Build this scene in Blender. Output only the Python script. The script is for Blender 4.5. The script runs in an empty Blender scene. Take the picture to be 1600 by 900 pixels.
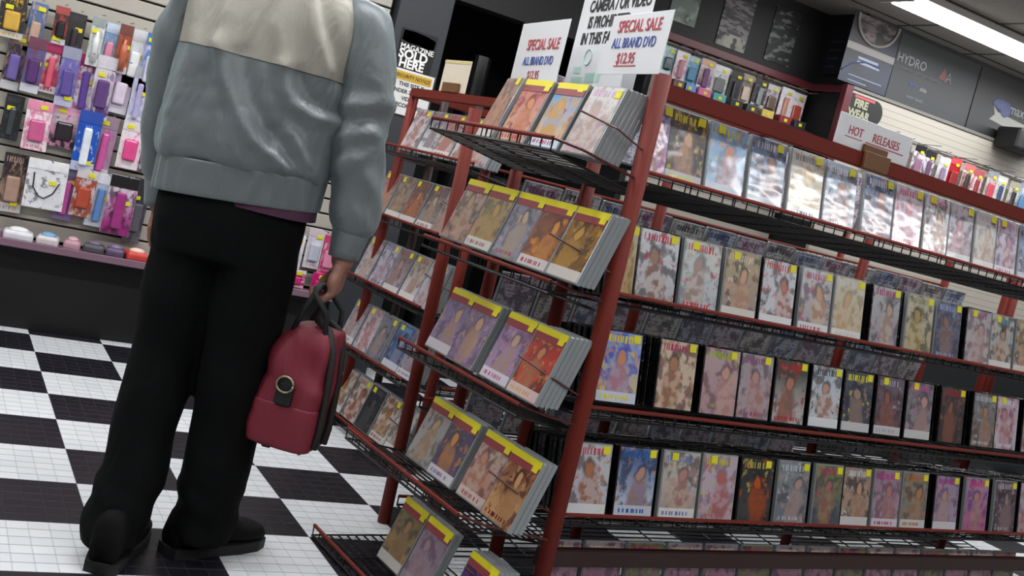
import bpy, bmesh, math, random
from mathutils import Vector, Matrix, noise
random.seed(7)
PI = math.pi
SC = bpy.context.scene
C = SC.collection
D = bpy.data

# ------------------------------------------------------------------ camera, world, lights, exposure
cam_d = D.cameras.new('camera'); cam = D.objects.new('camera', cam_d); C.objects.link(cam)
cam_d.sensor_width = 36.0; cam_d.lens = 1677.1/1600*36.0; cam_d.clip_start = .05
R_ = Vector((0.85259647, -0.46283842, 0.24261051)); U_ = Vector((-0.16770312, 0.19736747, 0.96587874)); F_ = Vector((0.49492921, 0.86419135, -0.09065536))
m = Matrix((R_, U_, -F_)).transposed().to_4x4(); m.translation = Vector((-0.55367, -4.96404, 1.12598))
cam.matrix_world = m
SC.camera = cam
w = D.worlds.new('world'); SC.world = w; w.use_nodes = True
w.node_tree.nodes['Background'].inputs[0].default_value = (.55, .6, .68, 1); w.node_tree.nodes['Background'].inputs[1].default_value = .25
SC.view_settings.view_transform = 'Standard'; SC.view_settings.look = 'None'
SC.view_settings.exposure = 0.0; SC.view_settings.gamma = 1.0; SC.view_settings.use_curve_mapping = False
LAMP_W = 30.0          # watts of each fluorescent fitting
CEIL = 2.61

# ------------------------------------------------------------------ helpers
def S(h):
    if not isinstance(h, str): return tuple(h)
    h = h.lstrip('#'); v = [int(h[i:i+2], 16)/255 for i in (0, 2, 4)]
    return tuple((c/12.92 if c <= .04045 else ((c+.055)/1.055)**2.4) for c in v)
def mat(name, col, rough=.5, metal=0, coat=0, bump=0, bscale=40, emit=0, var=0, spec=.5, vscale=6):
    m = D.materials.new(name); m.use_nodes = True; nt = m.node_tree; b = nt.nodes['Principled BSDF']
    c = S(col)
    b.inputs['Base Color'].default_value = (*c, 1); b.inputs['Roughness'].default_value = rough
    b.inputs['Metallic'].default_value = metal; b.inputs['Coat Weight'].default_value = coat; b.inputs['Coat Roughness'].default_value = .1
    b.inputs['Specular IOR Level'].default_value = spec
    if emit: b.inputs['Emission Color'].default_value = (*c, 1); b.inputs['Emission Strength'].default_value = emit
    if var or bump:
        tc = nt.nodes.new('ShaderNodeTexCoord')
        n = nt.nodes.new('ShaderNodeTexNoise'); n.inputs['Scale'].default_value = vscale; n.inputs['Detail'].default_value = 6
        nt.links.new(tc.outputs['Object'], n.inputs['Vector'])
        if var:
            mx = nt.nodes.new('ShaderNodeMix'); mx.data_type = 'RGBA'
            mx.inputs['A'].default_value = (*[x*(1-var) for x in c], 1); mx.inputs['B'].default_value = (*[min(1, x*(1+var)) for x in c], 1)
            nt.links.new(n.outputs['Fac'], mx.inputs['Factor']); nt.links.new(mx.outputs['Result'], b.inputs['Base Color'])
        if bump:
            n2 = nt.nodes.new('ShaderNodeTexNoise'); n2.inputs['Scale'].default_value = bscale; n2.inputs['Detail'].default_value = 3
            nt.links.new(tc.outputs['Object'], n2.inputs['Vector'])
            bp = nt.nodes.new('ShaderNodeBump'); bp.inputs['Strength'].default_value = bump; bp.inputs['Distance'].default_value = .01
            nt.links.new(n2.outputs['Fac'], bp.inputs['Height']); nt.links.new(bp.outputs['Normal'], b.inputs['Normal'])
    return m
class NT:
    """tiny node helper"""
    def __init__(s, name):
        s.m = D.materials.new(name); s.m.use_nodes = True; s.t = s.m.node_tree; s.b = s.t.nodes['Principled BSDF']
    def n(s, typ, **k):
        o = s.t.nodes.new(typ)
        for a, v in k.items(): setattr(o, a, v)
        return o
    def put(s, sock, v):
        if isinstance(v, bpy.types.NodeSocket): s.t.links.new(v, sock)
        elif v is not None: sock.default_value = v
    def math(s, op, a, b=None, c=None, clamp=False):
        o = s.n('ShaderNodeMath', operation=op); o.use_clamp = clamp
        for i, v in enumerate((a, b, c)): 
            if v is not None: s.put(o.inputs[i], v)
        return o.outputs[0]
    def mix(s, f, a, b):
        o = s.n('ShaderNodeMix', data_type='RGBA'); s.put(o.inputs['Factor'], f)
        s.put(o.inputs['A'], (*a, 1) if isinstance(a, tuple) else a); s.put(o.inputs['B'], (*b, 1) if isinstance(b, tuple) else b)
        return o.outputs['Result']
    def step(s, v, lo, hi):
        o = s.n('ShaderNodeMapRange'); o.interpolation_type = 'SMOOTHSTEP'; s.put(o.inputs['Value'], v)
        o.inputs['From Min'].default_value = lo; o.inputs['From Max'].default_value = hi; return o.outputs['Result']
class MB:
    def __init__(s): s.b = bmesh.new()
    def box(s, x0, x1, y0, y1, z0, z1, mx=None):
        vs = [s.b.verts.new(Vector(p) if mx is None else mx @ Vector(p)) for p in ((x0,y0,z0),(x1,y0,z0),(x1,y1,z0),(x0,y1,z0),(x0,y0,z1),(x1,y0,z1),(x1,y1,z1),(x0,y1,z1))]
        for f in ((0,3,2,1),(4,5,6,7),(0,1,5,4),(1,2,6,5),(2,3,7,6),(3,0,4,7)): s.b.faces.new([vs[i] for i in f])
        return s
    def bbox(s, x0, x1, y0, y1, z0, z1, r=.003, seg=2):
        t = bmesh.new(); q = MB.__new__(MB); q.b = t; q.box(x0,x1,y0,y1,z0,z1)
        bmesh.ops.bevel(t, geom=t.edges[:], offset=r, segments=seg, profile=.5, affect='EDGES')
        me = D.meshes.new('t'); t.to_mesh(me); t.free(); s.b.from_mesh(me); D.meshes.remove(me); return s
    def tube(s, pts, r, n=6, cap=True):
        pts = [Vector(p) for p in pts]; rs = r if isinstance(r, (list, tuple)) else [r]*len(pts); rings = []
        for i, p in enumerate(pts):
            d = (pts[min(i+1, len(pts)-1)] - pts[max(i-1, 0)]).normalized()
            a = d.orthogonal().normalized() if i == 0 else (pa - d*pa.dot(d)).normalized()
            pa = a; b = d.cross(a)
            rings.append([s.b.verts.new(p + (a*math.cos(2*PI*k/n) + b*math.sin(2*PI*k/n))*rs[i]) for k in range(n)])
        for A, B in zip(rings, rings[1:]):
            for k in range(n): s.b.faces.new((A[k], A[(k+1) % n], B[(k+1) % n], B[k]))
        if cap: s.b.faces.new(rings[0][::-1]); s.b.faces.new(rings[-1])
        return s
    def ball(s, c, rx, ry=None, rz=None, seg=16):
        ry = ry or rx; rz = rz or rx
        bmesh.ops.create_uvsphere(s.b, u_segments=seg, v_segments=max(6, seg*2//3), radius=1, matrix=Matrix.Translation(c) @ Matrix.Diagonal((rx, ry, rz, 1)))
        return s
    def loft(s, rings, n=48, fn=None, cap=True, closed_top=True):
        """rings: (x,y,z,rx,ry[,power]) horizontal super-ellipses; fn(p, ang, i) -> displaced p"""
        R = []
        for i, g in enumerate(rings):
            x, y, z, rx, ry = g[:5]; pw = g[5] if len(g) > 5 else 1.0; tilt = g[6] if len(g) > 6 else 0; L = []
            for k in range(n):
                a = 2*PI*k/n; ca, sa = math.cos(a), math.sin(a)
                p = Vector((x + rx*math.copysign(abs(ca)**pw, ca), y + ry*math.copysign(abs(sa)**pw, sa), z)); p.z += tilt*(p.x-x)
                if fn: p = fn(p, a, i)
                L.append(s.b.verts.new(p))
            R.append(L)
        for A, B in zip(R, R[1:]):
            for k in range(n): s.b.faces.new((A[k], A[(k+1) % n], B[(k+1) % n], B[k]))
        if cap: s.b.faces.new(R[0][::-1]); s.b.faces.new(R[-1])
        return s
    def build(s, name, m, parent=None, smooth=False, **k):
        bmesh.ops.recalc_face_normals(s.b, faces=s.b.faces[:])
        me = D.meshes.new(name); s.b.to_mesh(me); s.b.free()
        if smooth:
            for p in me.polygons: p.use_smooth = True
        me.materials.append(m); return link(name, me, parent, **k)
def link(name, me, parent=None, loc=None, rot=None):
    o = D.objects.new(name, me); C.objects.link(o)
    if parent: o.parent = parent
    if loc is not None: o.location = loc
    if rot is not None: o.rotation_euler = rot
    return o
def tag(o, label=None, cat=None, group=None, kind=None):
    if label: o['label'] = label
    if cat: o['category'] = cat
    if group: o['group'] = group
    if kind: o['kind'] = kind
    return o
def thing(name, label, cat, loc=(0,0,0), rz=0, group=None):
    return tag(link(name, None, None, loc, (0,0,rz)), label, cat, group)
def struct(name, mb, m, **k): return tag(mb.build(name, m, **k), kind='structure')
def kids(o, table): return table.get(o.name, [])
def dup(src, loc, rot, label, group=None, keep=True):
    c = src.copy(); C.objects.link(c); c.location = loc; c.rotation_euler = rot
    c['label'] = label
    if group: c['group'] = group
    elif 'group' in c: del c['group']
    out = [c]
    if keep:
        for ch in src.children:
            d = ch.copy(); C.objects.link(d); d.parent = c; out.append(d)
    return out
def text_mesh(s, size, align='CENTER', depth=.0006, bold=.0, sx=1.0, shear=0):
    cu = D.curves.new('txt', 'FONT'); cu.body = s; cu.size = size; cu.align_x = align; cu.extrude = depth; cu.offset = bold; cu.shear = shear; cu.resolution_u = 3
    o = D.objects.new('txt', cu); C.objects.link(o); bpy.context.view_layer.update()
    me = D.meshes.new_from_object(o.evaluated_get(bpy.context.evaluated_depsgraph_get())); D.objects.remove(o); D.curves.remove(cu)
    me.transform(Matrix.Rotation(PI/2, 4, 'X') @ Matrix.Diagonal((sx, 1, 1, 1))); return me
def text(s, size, m, parent, x, z, y=-.002, rot=0, **k):
    me = text_mesh(s, size, **k); me.materials.append(m)
    return link('lettering', me, parent, (x, y, z), (0, rot, 0))
def remeshed(mb, voxel, smooth_it=6, name='t'):
    me = D.meshes.new('t'); bmesh.ops.recalc_face_normals(mb.b, faces=mb.b.faces[:]); mb.b.to_mesh(me); mb.b.free()
    o = D.objects.new('t', me); C.objects.link(o)
    r = o.modifiers.new('r', 'REMESH'); r.mode = 'VOXEL'; r.voxel_size = voxel; r.use_smooth_shade = True
    s = o.modifiers.new('s', 'SMOOTH'); s.factor = .6; s.iterations = smooth_it
    bpy.context.view_layer.update()
    out = D.meshes.new_from_object(o.evaluated_get(bpy.context.evaluated_depsgraph_get())); D.objects.remove(o); D.meshes.remove(me)
    out.materials.clear()
    for p in out.polygons: p.use_smooth = True
    return out

def flat_mesh(x0, x1, z0, z1, y0, y1, m, name):
    b = MB(); b.box(x0, x1, y0, y1, z0, z1); bmesh.ops.recalc_face_normals(b.b, faces=b.b.faces[:])
    me = D.meshes.new(name); b.b.to_mesh(me); b.b.free(); me.materials.append(m); return me

# ------------------------------------------------------------------ materials
RED = mat('red_painted_steel', '6a2015', .6, 0, 0, var=.12, vscale=9, spec=.25)
REDD = mat('dark_red_wire', '48130f', .4, .1)
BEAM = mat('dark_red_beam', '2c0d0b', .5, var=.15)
WIRE = mat('black_shelf_wire', '1b1819', .35, .5)
CLEAR = mat('clear_case_edge', '85898b', .3, 0, .4, bump=.25, bscale=25)
BLACKCASE = mat('black_case_plastic', '0d0d0f', .2, 0, .6, bump=.5, bscale=60)
YEL = mat('yellow_sticker_paper', 'd8cf1e', .5)
YELB = mat('yellow_band_card', 'd6c81c', .45, var=.08)
REDB = mat('dark_red_band_card', '8a3a3e', .45, var=.15, vscale=30)
BLK = mat('black_paint', '08090b', .6, var=.1)
BLK2 = mat('black_panel_wall', '121416', .6, var=.15, vscale=2)
INK = mat('black_ink', '17171a', .6)
REDINK = mat('red_marker_ink', 'b24850', .6)
BLUEINK = mat('blue_marker_ink', '47599c', .6)
GREENINK = mat('pale_green_ink', 'a9cdbf', .6)
PAPER = mat('white_paper_sign', 'dcdde0', .45, coat=.3, var=.03)
BROWN = mat('brown_wood_holder', '6b4624', .5, var=.15, vscale=20)
CREAMC = mat('cream_card', 'd8cdb8', .6, var=.06, vscale=12)
WHITEM = mat('white_print', 'e6e6e2', .6)

def floor_mat():
    t = NT('checkered_mosaic_tile'); g = t.n('ShaderNodeNewGeometry'); sx = t.n('ShaderNodeSeparateXYZ'); t.put(sx.inputs[0], g.outputs['Position'])
    X, Y = sx.outputs[0], sx.outputs[1]
    a = t.math('FLOOR', t.math('DIVIDE', X, .305)); b = t.math('FLOOR', t.math('DIVIDE', Y, .305))
    par = t.math('FLOORED_MODULO', t.math('ADD', a, b), 2.0)       # 0 or 1
    P = .305/6
    def gl(v):
        f = t.math('FRACT', t.math('DIVIDE', v, P)); e = t.math('MINIMUM', f, t.math('SUBTRACT', 1.0, f))
        return t.math('SUBTRACT', 1.0, t.step(e, .018, .045))
    grout = t.math('MAXIMUM', t.math('MULTIPLY', gl(X), .35), gl(Y))
    n = t.n('ShaderNodeTexWhiteNoise', noise_dimensions='2D'); cv = t.n('ShaderNodeCombineXYZ')
    t.put(cv.inputs[0], t.math('FLOOR', t.math('DIVIDE', X, P))); t.put(cv.inputs[1], t.math('FLOOR', t.math('DIVIDE', Y, P))); t.put(n.inputs['Vector'], cv.outputs[0])
    ns = t.n('ShaderNodeTexNoise'); ns.inputs['Scale'].default_value = 1.7; ns.inputs['Detail'].default_value = 8; t.put(ns.inputs['Vector'], g.outputs['Position'])
    dirt = t.step(ns.outputs['Fac'], .35, .75)
    wt = t.mix(n.outputs['Value'], S('d9dbdd'), S('cfd2d5')); wt = t.mix(t.math('MULTIPLY', dirt, .25), wt, S('b7b9bc'))
    bk = t.mix(n.outputs['Value'], S('16151b'), S('1c1a21'))
    tile = t.mix(par, bk, wt)
    gc = t.mix(par, S('35343a'), S('85888d'))
    t.put(t.b.inputs['Base Color'], t.mix(grout, tile, gc))
    t.put(t.b.inputs['Roughness'], t.math('ADD', t.math('MULTIPLY', grout, .4), .34))
    t.b.inputs['Specular IOR Level'].default_value = .22
    bp = t.n('ShaderNodeBump'); bp.inputs['Strength'].default_value = .5; bp.inputs['Distance'].default_value = .002
    t.put(bp.inputs['Height'], t.math('SUBTRACT', 1.0, grout)); t.put(t.b.inputs['Normal'], bp.outputs[0])
    return t.m
def ceil_mat():
    t = NT('ceiling_tile_grid'); g = t.n('ShaderNodeNewGeometry'); sx = t.n('ShaderNodeSeparateXYZ'); t.put(sx.inputs[0], g.outputs['Position'])
    def gl(v, off, per):
        f = t.math('FRACT', t.math('DIVIDE', t.math('ADD', v, off), per)); e = t.math('MINIMUM', f, t.math('SUBTRACT', 1.0, f))
        return t.math('SUBTRACT', 1.0, t.step(e, .014, .028))
    gr = t.math('MAXIMUM', gl(sx.outputs[0], -4.3+6.1, .61), gl(sx.outputs[1], .3+6.1, .61))
    ns = t.n('ShaderNodeTexNoise'); ns.inputs['Scale'].default_value = 60; ns.inputs['Detail'].default_value = 4; t.put(ns.inputs['Vector'], g.outputs['Position'])
    c = t.mix(ns.outputs['Fac'], S('77736e'), S('9b9791'))
    t.put(t.b.inputs['Base Color'], t.mix(gr, c, S('2c2723'))); t.b.inputs['Roughness'].default_value = .9
    return t.m
def cover_mat():
    """printed cover: colours and layout come from each object's own properties"""
    t = NT('printed_cover')
    def at(nm, vec=True):
        a = t.n('ShaderNodeAttribute', attribute_type='OBJECT', attribute_name=nm); return a.outputs['Color'] if vec else a.outputs['Fac']
    c0, c1, sk, hr, ti = [at(x) for x in ('c0', 'c1', 'c2', 'c3', 'c4')]
    seed = at('seed', False); lay = at('lay', False); fx = at('fx', False)
    tc = t.n('ShaderNodeTexCoord'); sx = t.n('ShaderNodeSeparateXYZ'); t.put(sx.inputs[0], tc.outputs['Generated'])
    x0, z0 = sx.outputs[0], sx.outputs[2]
    def nz(scale, det=4, sxx=1., szz=1., off=0., rough=.5):
        cv = t.n('ShaderNodeCombineXYZ'); t.put(cv.inputs[0], t.math('MULTIPLY', x0, sxx)); t.put(cv.inputs[1], t.math('ADD', t.math('MULTIPLY', seed, 7.3), off)); t.put(cv.inputs[2], t.math('MULTIPLY', z0, szz))
        n = t.n('ShaderNodeTexNoise'); n.inputs['Scale'].default_value = scale; n.inputs['Detail'].default_value = det; n.inputs['Roughness'].default_value = rough; t.put(n.inputs['Vector'], cv.outputs[0]); return n
    wn = nz(3.0, 2, 1, 1.4); ws = t.n('ShaderNodeSeparateColor'); t.put(ws.inputs[0], wn.outputs['Color'])
    wo = nz(3.0, 2, 1, 1.4, 55.); w2 = t.n('ShaderNodeSeparateColor'); t.put(w2.inputs[0], wo.outputs['Color'])
    x = t.math('ADD', x0, t.math('ADD', t.math('MULTIPLY', t.math('SUBTRACT', ws.outputs[0], .5), .22), t.math('MULTIPLY', t.math('SUBTRACT', z0, .4), t.math('MULTIPLY', t.math('SUBTRACT', t.math('FRACT', t.math('MULTIPLY', seed, 3.1)), .5), .5)))); z = t.math('ADD', z0, t.math('MULTIPLY', t.math('SUBTRACT', ws.outputs[1], .5), .18))
    def ell(cx, cz, rx, rz, soft=.25):
        dx = t.math('DIVIDE', t.math('SUBTRACT', x, cx), rx); dz = t.math('DIVIDE', t.math('SUBTRACT', z, cz), rz)
        r = t.math('ADD', t.math('MULTIPLY', dx, dx), t.math('MULTIPLY', dz, dz)); return t.math('SUBTRACT', 1.0, t.step(r, 1-soft, 1+soft))
    bg = t.mix(t.step(z, .1, .9), c1, c0)
    n1 = nz(4.5, 5, 1, 1.2, 3.1); bg = t.mix(t.math('MULTIPLY', t.step(n1.outputs['Fac'], .47, .6), .8), bg, hr)
    n2 = nz(6.0, 5, 1, 1.3, 9.7); bg = t.mix(t.math('MULTIPLY', t.step(n2.outputs['Fac'], .54, .66), .7), bg, sk)
    n3 = nz(7.0, 3, 1, 1.3, 15.); bg = t.mix(t.math('MULTIPLY', t.step(n3.outputs['Fac'], .6, .68), .7), bg, ti)
    # clothed figure: shoulders/torso block, hair, face
    body = ell(fx, .27, .25, .33, .5); n4 = nz(5.0, 4, 1, 1.5, 21.)
    cloth = t.mix(t.step(n4.outputs['Fac'], .42, .56), t.mix(.35, sk, hr), t.mix(.45, c0, sk))
    big = t.math('MULTIPLY', lay, 1.0, clamp=True)   # 1 = figure cover
    col = t.mix(t.math('MULTIPLY', body, big), bg, cloth)
    col = t.mix(t.math('MULTIPLY', ell(fx, .665, .145, .135, .5), t.math('MULTIPLY', big, .85)), col, hr)
    col = t.mix(t.math('MULTIPLY', ell(fx, .635, .10, .10, .5), big), col, sk)
    # title band and footer band with letter-like strokes
    def letters(lo, hi, per, ns):
        v = t.n('ShaderNodeTexVoronoi', voronoi_dimensions='1D'); t.put(v.inputs['W'], t.math('ADD', t.math('MULTIPLY', x0, per), t.math('MULTIPLY', seed, 3.7))); v.inputs['Scale'].default_value = 1.0
        g = t.step(v.outputs['Distance'], .30, .22) if False else t.math('LESS_THAN', v.outputs['Distance'], .27)
        b = t.math('MULTIPLY', t.math('GREATER_THAN', z0, lo), t.math('LESS_THAN', z0, hi)); inn = t.math('MULTIPLY', t.math('GREATER_THAN', x0, .08), t.math('LESS_THAN', x0, .8))
        return t.math('MULTIPLY', t.math('MULTIPLY', g, b), inn)
    col = t.mix(letters(.85, .95, 17, 0), col, ti)
    col = t.mix(t.math('MULTIPLY', t.step(t.math('FRACT', t.math('MULTIPLY', seed, 1.37)), .45, .5), t.math('LESS_THAN', z0, .15)), col, t.mix(.6, c0, (.8, .8, .8)))
    col = t.mix(t.math('MULTIPLY', letters(.04, .10, 13, 1), t.math('GREATER_THAN', t.math('FRACT', t.math('MULTIPLY', seed, 2.71)), .55)), col, ti)
    # back-cover layout (lay<0): lines of print
    txt = t.math('MULTIPLY', t.math('GREATER_THAN', t.math('FRACT', t.math('MULTIPLY', z0, 16)), .55), t.math('GREATER_THAN', nz(26, 0, 1.2, .6, 30.).outputs['Fac'], .56))
    col = t.mix(t.math('MULTIPLY', t.math('MULTIPLY', txt, .6), t.math('LESS_THAN', lay, -.5)), col, ti)
    hsv = t.n('ShaderNodeHueSaturation'); hsv.inputs['Saturation'].default_value = 1.12; hsv.inputs['Value'].default_value = 1.0; t.put(hsv.inputs['Color'], col)
    t.put(t.b.inputs['Base Color'], hsv.outputs[0]); t.b.inputs['Roughness'].default_value = .45
    t.b.inputs['Coat Weight'].default_value = 1.0; t.b.inputs['Coat Roughness'].default_value = .13
    bn = nz(1.7, 1, 1, 2.6, 40.); bp = t.n('ShaderNodeBump'); bp.inputs['Strength'].default_value = .14; bp.inputs['Distance'].default_value = .012
    t.put(bp.inputs['Height'], bn.outputs['Fac']); t.put(t.b.inputs['Coat Normal'], bp.outputs[0])
    return t.m
FLOOR = floor_mat(); CEILM = ceil_mat(); COVER = cover_mat()

# ------------------------------------------------------------------ room shell
struct('floor', MB().box(-4, 9, -8, 3, -.05, 0), FLOOR)
struct('ceiling', MB().box(-4, 9, -8, 3, CEIL, CEIL+.05), CEILM)
WALLM = mat('grey_room_wall', '75726c', .8)
struct('wall_left', MB().box(-4.05, -4, -8, 3, 0, CEIL), WALLM)
struct('wall_front', MB().box(-4, 9, -8.05, -8, 0, CEIL), WALLM)
struct('wall_right', MB().box(9, 9.05, -8, 3, 0, CEIL), WALLM)
# back wall: slat wall zone, column, dark opening, black panelled walls
struct('wall_back', MB().box(-4, 1.33, .16, .26, 0, CEIL).box(1.33, 2.86, 1.6, 1.7, 0, CEIL).box(2.86, 4.06, .12, .22, 0, CEIL).box(4.06, 9, -.2, -.1, 0, CEIL).box(4.06, 4.1, -.1, .22, 0, CEIL)
       .box(1.30, 1.33, .26, 1.6, 0, CEIL).box(2.86, 2.89, .22, 1.6, 0, CEIL), BLK2)
struct('trim_1', MB().box(1.62, 2.86, .10, .22, 1.97, CEIL), BLK)

# ------------------------------------------------------------------ ceiling lights
TUBE = mat('fluorescent_tube', (1, .98, .96), .5, emit=9)
HOUS = mat('white_enamel_housing', 'c9c7c2', .4)
def lamp(x, y, L=2.4, lab=''):
    t = thing('ceiling_light', lab, 'ceiling light', (x, y, CEIL), 0, None)
    MB().box(-L/2, L/2, -.11, .11, -.035, -.001).box(-L/2, -L/2+.015, -.11, .11, -.07, -.001).box(L/2-.015, L/2, -.11, .11, -.07, -.001).build('housing', HOUS, t)
    for s in (-1, 1): MB().tube([(-L/2+.02, s*.032, -.058), (L/2-.02, s*.032, -.058)], .019, 10).build('tube', TUBE, t, smooth=True)
    ld = D.lights.new('tube_light', 'AREA'); ld.shape = 'RECTANGLE'; ld.size = L; ld.size_y = .12; ld.energy = LAMP_W; ld.color = (.95, .97, 1.0)
    lo = D.objects.new('tube_light', ld); C.objects.link(lo); lo.parent = t; lo.location = (0, 0, -.085)
for i, (x, y, lab) in enumerate([
    (4.85, -.78, 'long bright fluorescent strip light on ceiling at upper right near the black wall'),
    (7.4, -.78, 'fluorescent strip light beyond the bright one near the black wall'),
    (-1.9, -.78, 'fluorescent strip light on ceiling at left in front of slatwall'),
    (.9, -.78, 'fluorescent strip light on ceiling before the black column'),
    (-1.9, -2.6, 'fluorescent strip light on ceiling left of the standing man'), (.9, -2.6, 'fluorescent strip light on ceiling above the red rack end'), (3.7, -2.6, 'fluorescent strip light on ceiling above the long red rack'),
    (-1.0, -4.85, 'fluorescent strip light on ceiling behind and left of the man'), (2.2, -4.85, 'fluorescent strip light on ceiling over the aisle facing the long rack'), (5.2, -4.85, 'fluorescent strip light on ceiling at far end of rack aisle'),
    (.8, -6.6, 'fluorescent strip light on ceiling close to front wall')]):
    lamp(x, y, lab=lab)

# ------------------------------------------------------------------ slat wall with kick base, left
SL = mat('beige_slat_board', 'a49f94', .65, var=.06, vscale=5)
SLB = mat('slat_groove_dark', '1d1b1a', .7)
sw = thing('slatwall_fixture', 'beige slatwall panel with dark grooves above black base along the left', 'display wall', (0, .12, 0))
MB().box(-2.2, 1.31, .01, .035, .40, 2.3).build('groove_backing', SLB, sw)
b = MB(); z = .405
while z < 2.25: b.bbox(-2.2, 1.31, -.008, .012, z, z+.066, .003, 1); z += .075
b.build('slat_panel', SL, sw)
MB().box(-2.2, 1.33, -.03, .036, 0, .385).build('kick_base', BLK, sw)
MB().bbox(-2.2, 1.31, -.16, .0, .372, .392, .004).bbox(-2.2, 1.31, -.168, -.16, .372, .405, .003).build('ledge', mat('mauve_ledge_strip', '7d5f70', .5), sw)

# ------------------------------------------------------------------ hanging packages
PC = {}
def pm(c):
    if c not in PC: PC[c] = mat('pack_print_'+c, c, .35, 0, .4, var=.25, vscale=28)
    return PC[c]
BLIS = mat('clear_blister_plastic', 'b9bcc6', .12, 0, .8)
HOOK = mat('chrome_hook', '8a8a8c', .25, .9)
npack = 0
def pack(x, y, ztop, wd, h, card, head, item, lab, grp=None, sticker=(.7, .2), rz=0, kind='blob', tilt=0, fix=None):
    """hanging retail pack; top edge at ztop"""
    t = tag(MB().bbox(-wd/2, wd/2, -.004, 0, -h, 0, .0015, 1).build('hanging_package', pm(card), None, loc=(x, y, ztop), rot=(0, tilt, rz)), lab, 'package', grp)
    cd = link('printed_card', flat_mesh(-wd/2+.001, wd/2-.001, -h+.001, -.001, -.0052, -.0041, COVER, 'printed_card'), t)
    for q, cc in enumerate((card, card if random.random() < .6 else (item or card), item or card, head or card, head or item or card)): cd['c%d' % q] = list(S(cc))
    cd['seed'] = random.uniform(0, 30); cd['fx'] = .5; cd['lay'] = 0.0
    if head: MB().box(-wd/2+.001, wd/2-.001, -.0068, -.0053, -h*.2, -.001).build('header_card', pm(head), t)
    if item:
        b = MB(); zc = -h*.58
        if kind == 'blob': b.bbox(-wd*.3, wd*.3, -.02, -.0053, zc-h*.24, zc+h*.2, .009, 3)
        elif kind == 'long': b.bbox(-wd*.2, wd*.16, -.022, -.0053, zc-h*.32, zc+h*.3, .008, 3)
        elif kind == 'strap': b.tube([(-wd*.32, -.008, zc+h*.3), (-wd*.3, -.008, zc), (-wd*.15, -.008, zc-h*.16), (0, -.008, zc-h*.2), (wd*.2, -.008, zc-.08*h), (wd*.33, -.008, zc+h*.15)], .003, 6)
        elif kind == 'bottle': b.tube([(0, -.018, -h*.92), (0, -.018, -h*.45), (0, -.018, -h*.38), (0, -.018, -h*.3)], [wd*.24, wd*.24, wd*.12, wd*.12], 12)
        b.build('contents', pm(item), t, smooth=kind == 'bottle')
    sxp, szp = sticker
    MB().bbox(-.015, .015, -.0095, -.0068, -.009, .009, .001, 1).build('price_sticker', YEL, t, loc=((sxp-.5)*wd*.8, 0, -szp*h))
    if fix: MB().tube([(x, .0, ztop+.006), (x, y-.03-.12, ztop+.004)], .0022, 6).build('peg_hook', HOOK, fix, loc=(0, -fix.location.y, 0))
    return t
def px2x(px, row):   # helper table for the slat wall: pixel column -> metres along the wall at each row
    return {0: -.34+px*.00261, 1: -.285+px*.0025, 2: -.235+px*.00252, 3: -.195+px*.00255}[row]
rows = {
 0: (1.40, [(-25,14,'26262c',None,'b9b9c4','blob',.15,'dark card pack with silver item'),(12,36,'1b1a1e',None,'c9a040','blob',.17,'black pack with gold item'),(50,24,'5a6f95',None,'b99a86','blob',.2,'blue pack with tan item'),(83,20,'17161a','a04440','17161a','blob',.15,'black and red pack'),(108,26,'18171b',None,'35262c','long',.22,'tall black pack'),(140,20,'c2c7c4','8d9692','dfe2df','bottle',.2,'grey green pack with white bottle'),(164,20,'7d9cc0','b9c6d6','d98ca4','blob',.2,'light blue pack with pink picture'),(184,20,'8e4a38','6b3a33','c06a4c','bottle',.2,'rust brown pack with orange bottle'),(206,26,'dadce0','c2c4c8','eceef0','blob',.24,'white pack with pale contents'),(230,24,'9d9ec6','3f6f9d','c9c9e0','blob',.25,'lavender pack with blue header')]),
 1: (1.245, [(10,26,'2c2233','9a7a68','6a5a9a','blob',.23,'dark purple pack with face picture'),(38,26,'5c5a86','6b3b4e','54306a','blob',.22,'purple blue pack with maroon header'),(65,27,'e4dede','c23a6c','d45a6e','long',.2,'white pack with rose header and coral item'),(92,27,'6f68a6','8f93a6','5c4a90','blob',.24,'violet blue pack'),(122,32,'eceaee','c02a72','5a3c8c','long',.25,'white pack with hot pink header and purple item'),(150,30,'d9ccd2','c9c6cc','5b3c74','blob',.26,'pale pink pack with striped purple foot'),(182,32,'b3a7c8','cdc6d6','d6c6d8','blob',.21,'lavender pack with pale bubble'),(212,24,'c6c4d8','9da0aa','a9a2cc','long',.24,'white and lilac pack')]),
 2: (1.00, [(2,26,'111417',None,'3a4044','long',.18,'black pack with grey strip'),(40,36,'e9dfe2','d989a6','c95c8c','blob',.2,'white and pink pack with floral print'),(84,40,'e3d6dc','e6a5c4','2a2328','blob',.17,'white pack with black lettering and pink band'),(122,34,'3f63b8','2a4aa0','dfe6f2','long',.25,'bright blue and white pack'),(154,30,'a98ea6','9c8494','c9559a','long',.26,'clear mauve pack with magenta item'),(194,34,'e3d8dc','d6cdd3','e04a8c','blob',.2,'white pack with pink flower shape'),(222,26,'3a3236','d9d4d8','c94a7c','blob',.2,'dark and pink pack')]),
 3: (.755, [(6,34,'1a161b',None,'a78878','blob',.24,'black pack with skin toned picture'),(55,58,'dcdce0','e6e6e9','20242c','strap',.2,'white square pack holding a thin black strap'),(92,28,'8a6a9c','7a7a94','c44fa0','long',.23,'clear pack with long magenta item'),(118,32,'9c5548','c9c4c8','b04a34','blob',.2,'rust red printed pack'),(148,32,'cfd6e2','dfe2e8','5f86c0','long',.23,'white and blue pack'),(180,44,'d0c6d2','141316','9a2f78','long',.25,'black headed clear pack with plum item'),(212,28,'18171b','2c2a30','55525c','blob',.28,'black pack with grey item')]),
}
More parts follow.
